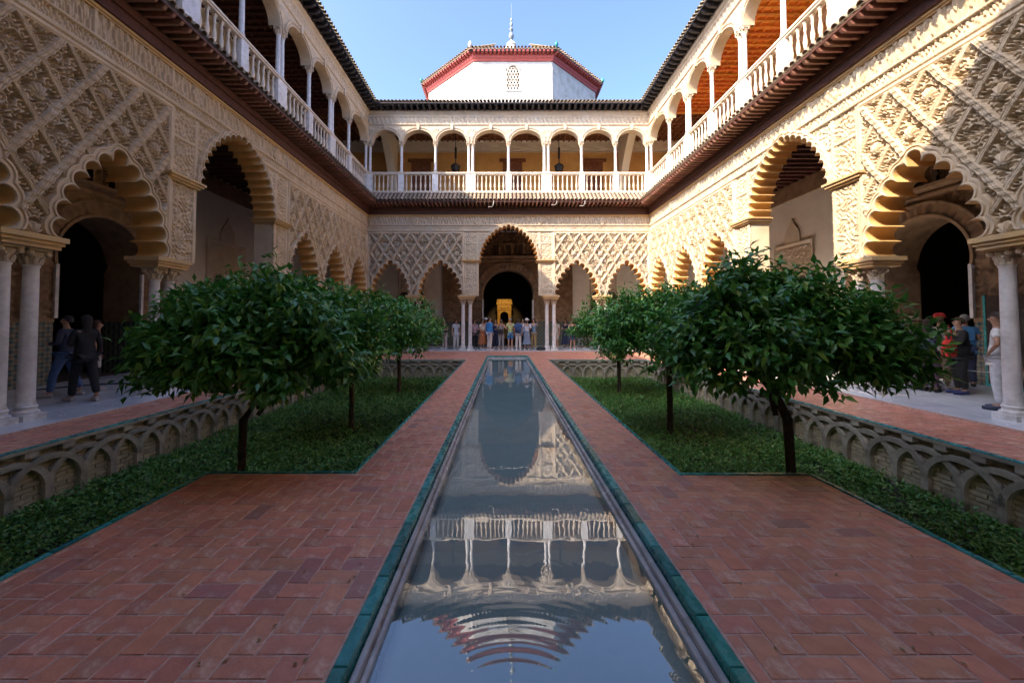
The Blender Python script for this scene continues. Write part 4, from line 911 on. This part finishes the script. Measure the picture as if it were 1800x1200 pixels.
def person(label, x, y, rz, h=1.68, skin=0, hair=(.03, .02, .015), hstyle='short', top=(.3, .3, .3), bottom=(.1, .1, .12), kind='trousers', arms='down', shoes=(.6, .6, .6), sleeve='short', legs='stand', hat=None, z=.05, fat=1.0):
    k = h / 1.70; root = tag(empty('person', (x, y, z), rz), label, 'person', 'visitors in the arcade galleries')
    def s(*p): return tuple(v * k for v in p)
    J = dict(pelvis=s(0, 0, .95), waist=s(0, 0, 1.08), chest=s(0, -.01, 1.28), neckb=s(0, .01, 1.43), neck=s(0, 0, 1.49), jaw=s(0, -.03, 1.545), head=s(0, 0, 1.61), crown=s(0, .012, 1.675))
    Rd = dict(pelvis=(.125 * k * fat, .10 * k * fat), waist=(.115 * k * fat, .092 * k * fat), chest=(.135 * k * fat, .10 * k * fat), neckb=.07 * k, neck=.048 * k, jaw=.062 * k, head=(.078 * k, .092 * k), crown=.05 * k)
    E = [('pelvis', 'waist'), ('waist', 'chest'), ('chest', 'neckb'), ('neckb', 'neck'), ('neck', 'jaw'), ('jaw', 'head'), ('head', 'crown')]
    J['nose'] = s(0, -.115, 1.585); Rd['nose'] = .012 * k; E.append(('head', 'nose'))
    for sd, q in (('l', -1), ('r', 1)):
        J['sh' + sd] = s(q * .165, .005, 1.40); Rd['sh' + sd] = .052 * k; E.append(('chest', 'sh' + sd))
        pose = arms if isinstance(arms, str) else arms[0 if q < 0 else 1]
        el, wr, fn = {'down': ((q * .225, .03, 1.12), (q * .235, -.05, .88), (q * .23, -.08, .79)),
                      'photo': ((q * .23, -.16, 1.20), (q * .085, -.33, 1.44), (q * .05, -.36, 1.52)),
                      'hold': ((q * .23, -.02, 1.13), (q * .10, -.22, 1.12), (q * .04, -.27, 1.13)),
                      'up': ((q * .27, -.12, 1.30), (q * .25, -.25, 1.55), (q * .24, -.28, 1.63)),
                      'hip': ((q * .32, .04, 1.16), (q * .19, -.08, 1.00), (q * .15, -.10, .95)),
                      'fwd': ((q * .21, -.10, 1.14), (q * .20, -.33, 1.10), (q * .19, -.41, 1.10))}[pose]
        J['el' + sd] = s(*el); J['wr' + sd] = s(*wr); J['hd' + sd] = tuple(np.array(s(*wr)) * .45 + np.array(s(*fn)) * .55)
        Rd['el' + sd] = .038 * k; Rd['wr' + sd] = .026 * k; Rd['hd' + sd] = (.034 * k, .018 * k)
        E += [('sh' + sd, 'el' + sd), ('el' + sd, 'wr' + sd), ('wr' + sd, 'hd' + sd)]
        st = {'stand': (0, 0), 'walk': (q * -.20, q * .22)}[legs]
        J['hip' + sd] = s(q * .085, 0, .88); J['kn' + sd] = s(q * .095, st[0] * .6 - .02, .48); J['an' + sd] = s(q * .10, st[0] + (.12 if legs == 'walk' and q > 0 else 0) * 0 + .02, .085 + (.05 if legs == 'walk' and st[0] > 0 else 0)); J['toe' + sd] = s(q * .12, st[0] - .15, .035)
        Rd['hip' + sd] = .088 * k * fat; Rd['kn' + sd] = .055 * k; Rd['an' + sd] = .036 * k; Rd['toe' + sd] = (.035 * k, .028 * k)
        E += [('pelvis', 'hip' + sd), ('hip' + sd, 'kn' + sd), ('kn' + sd, 'an' + sd), ('an' + sd, 'toe' + sd)]
    body = skin_ob('body', J, E, Rd, cmat(SKIN[skin], .5), root)
    for sd in 'lr':                                           # hands: four fingers and a thumb
        hb = MB(); a = Vector(J['wr' + sd]); b_ = Vector(J['hd' + sd]); d = (b_ - a).normalized(); sx = Vector((1, 0, 0)) if abs(d.x) < .7 else Vector((0, 1, 0)); sx = (sx - d * sx.dot(d)).normalized(); nn = d.cross(sx)
        for f in range(4):
            p = b_ + sx * (f - 1.5) * .016 * k; ln = (.062, .072, .068, .055)[f] * k
            hb.tube([p, p + d * ln * .55, p + d * ln * .9 + nn * .015 * k], [.0085 * k, .008 * k, .006 * k], 6)
        q = -1 if sd == 'r' else 1; p = a + d * .02 * k
        hb.tube([p + sx * q * .02 * k, p + sx * q * .045 * k + d * .03 * k, p + sx * q * .05 * k + d * .06 * k], [.010 * k, .009 * k, .007 * k], 6); hb.build('hand', cmat(SKIN[skin], .5), root, 50)
    for q in (-1, 1): MB().lathe([(.001, -.011), (.009, -.006), (.011, 0), (.009, .006), (.001, .011)], s(q * .03, -.083, 1.615), 8).build('eye', cmat((.05, .04, .035), .5), root)
    # clothes
    g = {n: r for n, r in Rd.items()}
    def grow(n, a): r = Rd[n]; return tuple(v + a * k for v in r) if isinstance(r, tuple) else r + a * k
    tj = {n: J[n] for n in ('pelvis', 'waist', 'chest', 'neckb', 'shl', 'shr')}; tr = {n: grow(n, .018) for n in tj}; tr['neckb'] = .075 * k
    tj['hem'] = s(0, 0, .86); tr['hem'] = (.165 * k * fat, .125 * k * fat); tr['pelvis'] = (.155 * k * fat, .122 * k * fat)
    te = [('hem', 'pelvis'), ('pelvis', 'waist'), ('waist', 'chest'), ('chest', 'neckb'), ('chest', 'shl'), ('chest', 'shr')]
    if sleeve != 'none':
        for sd in 'lr':
            f = .62 if sleeve == 'short' else 1.0
            tj['el' + sd] = tuple(np.array(J['sh' + sd]) * (1 - f) + np.array(J['el' + sd]) * f); tr['el' + sd] = (.054 if sleeve == 'short' else .05) * k; te.append(('sh' + sd, 'el' + sd))
            if sleeve == 'long': tj['wr' + sd] = J['wr' + sd]; tr['wr' + sd] = .037 * k; te.append(('el' + sd, 'wr' + sd))
    skin_ob('shirt', tj, te, tr, cmat(top), root)
    if kind in ('trousers', 'shorts'):
        bj = {'pelvis': J['pelvis']}; br = {'pelvis': grow('pelvis', .012)}; be = []
        for sd in 'lr':
            bj['hip' + sd] = J['hip' + sd]; br['hip' + sd] = grow('hip' + sd, .014); be.append(('pelvis', 'hip' + sd)); bj['kn' + sd] = J['kn' + sd] if kind == 'trousers' else tuple(np.array(J['hip' + sd]) * .15 + np.array(J['kn' + sd]) * .85); br['kn' + sd] = (.074 if kind == 'trousers' else .088) * k; be.append(('hip' + sd, 'kn' + sd))
            if kind == 'trousers': bj['an' + sd] = tuple(np.array(J['an' + sd]) + np.array((0, 0, .02))); br['an' + sd] = .062 * k; be.append(('kn' + sd, 'an' + sd))
        skin_ob(kind, bj, be, br, cmat(bottom), root)
    else:
        zl = {'skirt': .30, 'short_skirt': .56, 'dress': .2}[kind]; sb = MB(); n = 20; pr = [(.140, 1.06), (.172, .90), (.19, .7), (.20 + (.7 - zl) * .14, zl)]; V = []; F = []
        for r, zz in pr:
            for i in range(n):
                a = 2 * PI * i / n; rr = r * (1 + (.07 * math.sin(7 * a) if zz < .8 else 0)); V.append(s(rr * fat * math.cos(a), rr * .85 * fat * math.sin(a), zz))
        for j in range(3):
            for i in range(n): F.append((j * n + i, (j + 1) * n + i, (j + 1) * n + (i + 1) % n, j * n + (i + 1) % n))
        sb.add(V, F).build('skirt', cmat(bottom), root, 50)
    for sd in 'lr':
        t = Vector(J['toe' + sd]); a = Vector(J['an' + sd]); MB().tube([(a.x, a.y + .05 * k, t.z + .012), (a.x, a.y, t.z + .02), (t.x, t.y + .06 * k, t.z + .006), (t.x, t.y - .045 * k, t.z)], [.036 * k, .046 * k, .046 * k, .03 * k], 8).build('shoe', cmat(shoes), root, 60)
    # hair: a cap over the skull, longer at the back when long
    hb = MB(); V = []; F = []; n = 14; m_ = 8
    low = {'short': 1.57, 'long': 1.36, 'bun': 1.56}[hstyle]
    for j in range(m_ + 1):
        for i in range(n):
            a = 2 * PI * i / n; back = .5 + .5 * math.sin(a); zb = 1.668 - (1.668 - low) * sst(.35, .75, np.array(back)); t = j / m_
            zz = 1.722 - (1.722 - zb) * t; r = .088 * math.sqrt(max(.02, 1 - (max(0, (zz - 1.63)) / .096) ** 2)); 
            V.append(s(r * math.cos(a) * (1 if zz > 1.5 else .9), r * 1.12 * math.sin(a) + .012, zz))
    for j in range(m_):
        for i in range(n): F.append((j * n + i, (j + 1) * n + i, (j + 1) * n + (i + 1) % n, j * n + (i + 1) % n))
    F.append(tuple(range(n)))
    hb.add(V, F)
    if hstyle == 'bun': hb.lathe([(.01, -.05), (.04, -.03), (.05, 0), (.04, .03), (.01, .05)], s(0, .12, 1.66), 10)
    hb.build('hair', cmat(hair), root, 60)
    if hat: MB().lathe([(.17 if hat[1] == 'brim' else .1, 0), (.172 if hat[1] == 'brim' else .102, .012), (.102, .02), (.098, .08), (.06, .115), (.01, .12)], s(0, .005, 1.655), 16).build('hat', cmat(hat[0]), root, 50)
    if hat and hat[1] == 'cap': MB().box(-.06, .06, -.2, -.08, 1.655 * k, 1.668 * k).build('cap_peak', cmat(hat[0]), root)
    return root
def bag(name, label, x, y, z, w, d, h, col, cat='bag', strap=None, rz=0):
    r = tag(empty(name, (x, y, z), rz), label, cat); b = MB(); n = 12; V = []; F = []
    prof = [(.7, 0), (.96, .06), (1.0, .3), (.92, .7), (.62, .95), (.2, 1.0)]
    for q, zz in prof:
        for i in range(n):
            a = 2 * PI * i / n; ca, sa = math.cos(a), math.sin(a); V.append((w / 2 * q * math.copysign(abs(ca) ** .6, ca), d / 2 * q * math.copysign(abs(sa) ** .6, sa), h * zz))
    for j in range(len(prof) - 1):
        for i in range(n): F.append((j * n + i, j * n + (i + 1) % n, (j + 1) * n + (i + 1) % n, (j + 1) * n + i))
    F.append(tuple(range(n - 1, -1, -1))); F.append(tuple((len(prof) - 1) * n + i for i in range(n)))
    b.add(V, F).build('body', cmat(col), r, 50)
    if strap: MB().tube([(-w * .3, 0, h * .85), (-w * .25, 0, h * .9 + strap * .7), (0, 0, h * .9 + strap), (w * .25, 0, h * .9 + strap * .7), (w * .3, 0, h * .85)], .014, 6).build('strap', cmat(col), r, 50)
    return r
def phone(label, x, y, z, rz=0):
    r = tag(empty('phone', (x, y, z), rz), label, 'phone', 'phones held up for a photo'); MB().cbox(-.037, .037, -.005, .005, -.075, .075, .003).build('case', cmat((.03, .03, .035), .4), r); MB().box(-.033, .033, .0052, .0062, -.07, .07).build('screen', cmat((.2, .25, .3), .3), r)
def px(u, Y): return (u - 886) * Y / 710
WHT = (.72, .70, .67); NAV = (.03, .04, .085); BLK = (.018, .018, .02)
FARP = [
 ('person in black top and pale pink trousers beside the left tree crown', 782, 22.9, -.5, dict(top=BLK, bottom=(.62, .48, .44), hstyle='long', arms='hold', sleeve='short', shoes=WHT)),
 ('person in white trousers and light top by the left twin columns', 802, 22.7, .4, dict(top=(.55, .58, .62), bottom=(.66, .66, .62), hstyle='long', arms='down', shoes=WHT)),
 ('person in pink shirt and black trousers just right of the left twin columns', 834, 22.9, .5, dict(top=(.62, .44, .48), bottom=BLK, hstyle='long', arms='hold', sleeve='long')),
 ('person in long rust-brown skirt and white top', 848, 22.7, .9, dict(top=(.66, .62, .56), bottom=(.38, .13, .05), kind='skirt', hstyle='long', arms='hold')),
 ('tall person in bright blue shirt and white trousers at the pool end', 860.5, 21.95, 2.2, dict(h=1.80, top=(.05, .28, .66), bottom=WHT, arms='down', sleeve='long', shoes=WHT, hair=(.06, .04, .03))),
 ('person in white cap standing behind the blue shirt', 854, 23.8, 0, dict(h=1.72, top=(.25, .25, .3), hat=((.75, .75, .75), 'cap'), bottom=BLK)),
 ('person in dark navy clothes with long hair behind the crowd', 871, 23.3, .3, dict(top=NAV, bottom=NAV, hstyle='long', arms='hold', sleeve='long')),
 ('person in grey jumpsuit photographing with both arms raised', 881, 22.5, 0, dict(top=(.34, .33, .33), bottom=(.36, .35, .35), arms='photo', sleeve='none', hair=(.09, .05, .03), hstyle='long', shoes=WHT)),
 ('person in yellow-green T-shirt and blue shorts facing the pool', 897, 22.5, 0, dict(h=1.74, top=(.50, .58, .25), bottom=(.05, .17, .42), kind='shorts', arms='hold', hair=(.4, .38, .36), shoes=WHT)),
 ('person in white trousers seen from behind with a blue backpack', 911, 22.4, PI, dict(top=(.05, .13, .33), bottom=(.66, .63, .60), arms='down', shoes=WHT)),
 ('person in light blue shirt behind the backpack', 919, 23.4, 0, dict(h=1.72, top=(.26, .42, .66), bottom=NAV, arms='up')),
 ('person in white sun hat and striped scarf with blue-grey skirt', 926, 22.5, -.1, dict(top=(.60, .62, .68), bottom=(.20, .26, .36), kind='skirt', arms='photo', sleeve='long', hat=((.7, .66, .6), 'brim'), hstyle='long')),
 ('person in long tan trousers raising one arm by the portal jamb', 938, 22.8, -.3, dict(h=1.72, top=(.17, .25, .34), bottom=(.46, .31, .13), arms=('down', 'up'), sleeve='short')),
 ('person in white shorts half hidden behind the right twin columns', 977, 22.9, -.6, dict(top=(.62, .60, .56), bottom=(.66, .60, .52), kind='shorts', shoes=WHT)),
 ('person in dark navy dress standing back by the wall', 994, 24.2, -.5, dict(top=NAV, bottom=NAV, kind='dress', hstyle='long', arms='hold')),
 ('person in navy playsuit with bare legs photographing the court', 1006, 22.4, -.1, dict(top=NAV, bottom=NAV, kind='short_skirt', arms='photo', sleeve='none', hair=(.12, .06, .03), hstyle='long', shoes=WHT)),
 ('person in navy T-shirt photographing beside the right tree crown', 1020, 22.8, 0, dict(h=1.74, top=(.05, .075, .15), bottom=(.15, .15, .18), arms='photo', hair=(.05, .04, .03))),
]
for lb, u, Y, rz, kw in FARP:
    X = px(u, Y); person(lb, X, Y, rz, **kw)
    if kw.get('arms') == 'photo':
        k = kw.get('h', 1.68) / 1.7; c, s_ = math.cos(rz), math.sin(rz); phone('phone held up by the ' + lb.split(' photographing')[0].split(' and striped')[0], X + .40 * k * s_, Y - .40 * k * c, .05 + 1.55 * k, rz)
bag('backpack', 'navy blue backpack on the back of the person in white trousers', px(911, 22.22), 22.22, 1.05, .34, .2, .48, (.035, .08, .2), 'backpack')
bag('shoulder_bag', 'small black shoulder bag on the person in grey jumpsuit', px(880, 22.3), 22.3, .95, .3, .12, .24, BLK, 'bag', .3)
bag('floor_bag', 'black bag lying on the marble by the right twin columns', px(951, 22.2), 22.2, .05, .5, .3, .2, BLK)
# visitors in the right gallery
person('person in black clothes carrying a red shoulder bag in the right gallery', px(1684, 8.9), 8.9, -1.9, 1.66, 0, (.10, .06, .04), 'short', BLK, BLK, 'trousers', ('fwd', 'fwd'), (.06, .07, .2), 'long', fat=1.2)
bag('red_handbag', 'red shoulder bag hanging at the side of the person in black', px(1666, 8.5), 8.5, .90, .38, .17, .36, (.62, .035, .025), 'handbag', .34, .4)
person('person in red cap by the right portal', px(1651, 9.6), 9.6, 1.9, 1.72, 0, (.2, .15, .1), 'short', (.5, .47, .4), (.36, .27, .17), 'trousers', 'hold', WHT, hat=((.6, .03, .03), 'cap'))
person('person in blue T-shirt with grey hair behind the red bag', px(1695, 9.9), 9.9, 2.5, 1.74, 0, (.33, .31, .28), 'short', (.08, .27, .55), NAV, 'trousers', 'hold', BLK, fat=1.15)
person('person in straw hat partly behind the right tree', px(1607, 9.5), 9.5, .8, 1.66, 0, (.1, .07, .05), 'short', (.10, .09, .2), (.13, .08, .14), 'trousers', 'hold', BLK, hat=((.5, .42, .26), 'brim'))
person('person in dark purple trousers beside the straw hat', px(1630, 9.2), 9.2, 2.0, 1.62, 1, (.05, .03, .03), 'long', (.07, .07, .16), (.11, .055, .10), 'trousers', 'fwd', BLK)
person('person in white shirt and white trousers behind the nearest right column', px(1752, 7.3), 7.3, -2.6, 1.74, 1, (.06, .04, .03), 'short', WHT, (.66, .66, .68), 'trousers', 'hip', (.05, .06, .1), fat=1.1)
# visitors in the left gallery
person('person in long black clothes walking in the left gallery', px(152, 8.1), 8.1, -1.9, 1.70, 1, (.025, .02, .02), 'long', BLK, BLK, 'trousers', ('down', 'hold'), (.55, .5, .45), 'long', 'walk', fat=1.15)
person('person in blue jeans by the left portal jamb', px(118, 8.6), 8.6, -1.2, 1.70, 0, (.04, .03, .03), 'short', (.04, .05, .09), (.07, .13, .28), 'trousers', 'hold', (.5, .48, .45), 'long', 'walk')
person('person in dark red top standing behind the person in long black clothes', px(172, 9.3), 9.3, 2.4, 1.60, 0, (.10, .05, .04), 'long', (.16, .05, .06), BLK, 'trousers', 'down', (.55, .5, .45), 'short', 'stand')
bag('white_bag', 'small white bag carried in the dark left gallery', px(170, 8.9), 8.95, .62, .12, .1, .3, (.65, .62, .58))
# glass-topped panel that screens the tiled jamb of the right gallery
gp = tag(empty('screen_panel', (CX + 7.8 + 3.86, 9.35, 0), -PI / 2), 'clear glossy panel standing against the right portal wall', 'screen')
pm = mat('screen_sheet', (.05, .04, .035), (.08, .06, .045), .06, 3, spec=.8); box_part('sheet', gp, pm, (-.62, .62, -.02, .0, .12, 2.25)); box_part('panel_frame', gp, M['teal'], (-.67, -.62, -.03, .01, .05, 2.28), (.62, .67, -.03, .01, .05, 2.28), (-.62, .62, -.03, .01, .05, .12))
# rope barrier in the right gallery, cable in the left one
for i, yy in enumerate((8.0, 9.6)):
    r = tag(empty('barrier_post', (px(1660, 8.6) + .75, yy, .05)), 'thin steel barrier post of the right gallery, %s of the pair' % ('nearer' if i == 0 else 'farther'), 'post', 'barrier posts'); MB().lathe([(.13, 0), (.13, .012), (.02, .03), (.014, .05), (.014, .6), (.02, .62), (.006, .64)], n=10).build('shaft', M['iron'], r, 40)
    if i == 0: MB().tube([(0, 1.6 * t / 8, .57 - .05 * math.sin(PI * t / 8)) for t in range(9)], .008, 6).build('cord', cmat((.5, .5, .5)), r)
tag(MB().tube([(-10.9 + .35 * t, 9.2 + .9 * math.sin(t * .8) * .4 + .28 * t, .066) for t in range(9)], .016, 6).build('cable', cmat(BLK)), 'black cable lying on the left gallery floor', 'cable')
# white cords hanging under the far eave
for i, (u, ln) in enumerate(((868, .35), (980, .25), (1030, .3))):
    X = px(u, 21.3); tag(MB().tube([(X, 21.3, 8.05), (X - .03, 21.28, 8.05 - ln * .6), (X - .12, 21.28, 8.05 - ln), (X - .3, 21.28, 8.05 - ln * .95)], .014, 5).build('hanging_cord', M['white_trim']), 'loose white cord hanging from the far eave, %s of three' % ('left', 'middle', 'right')[i], 'cord', 'cords under the far eave')
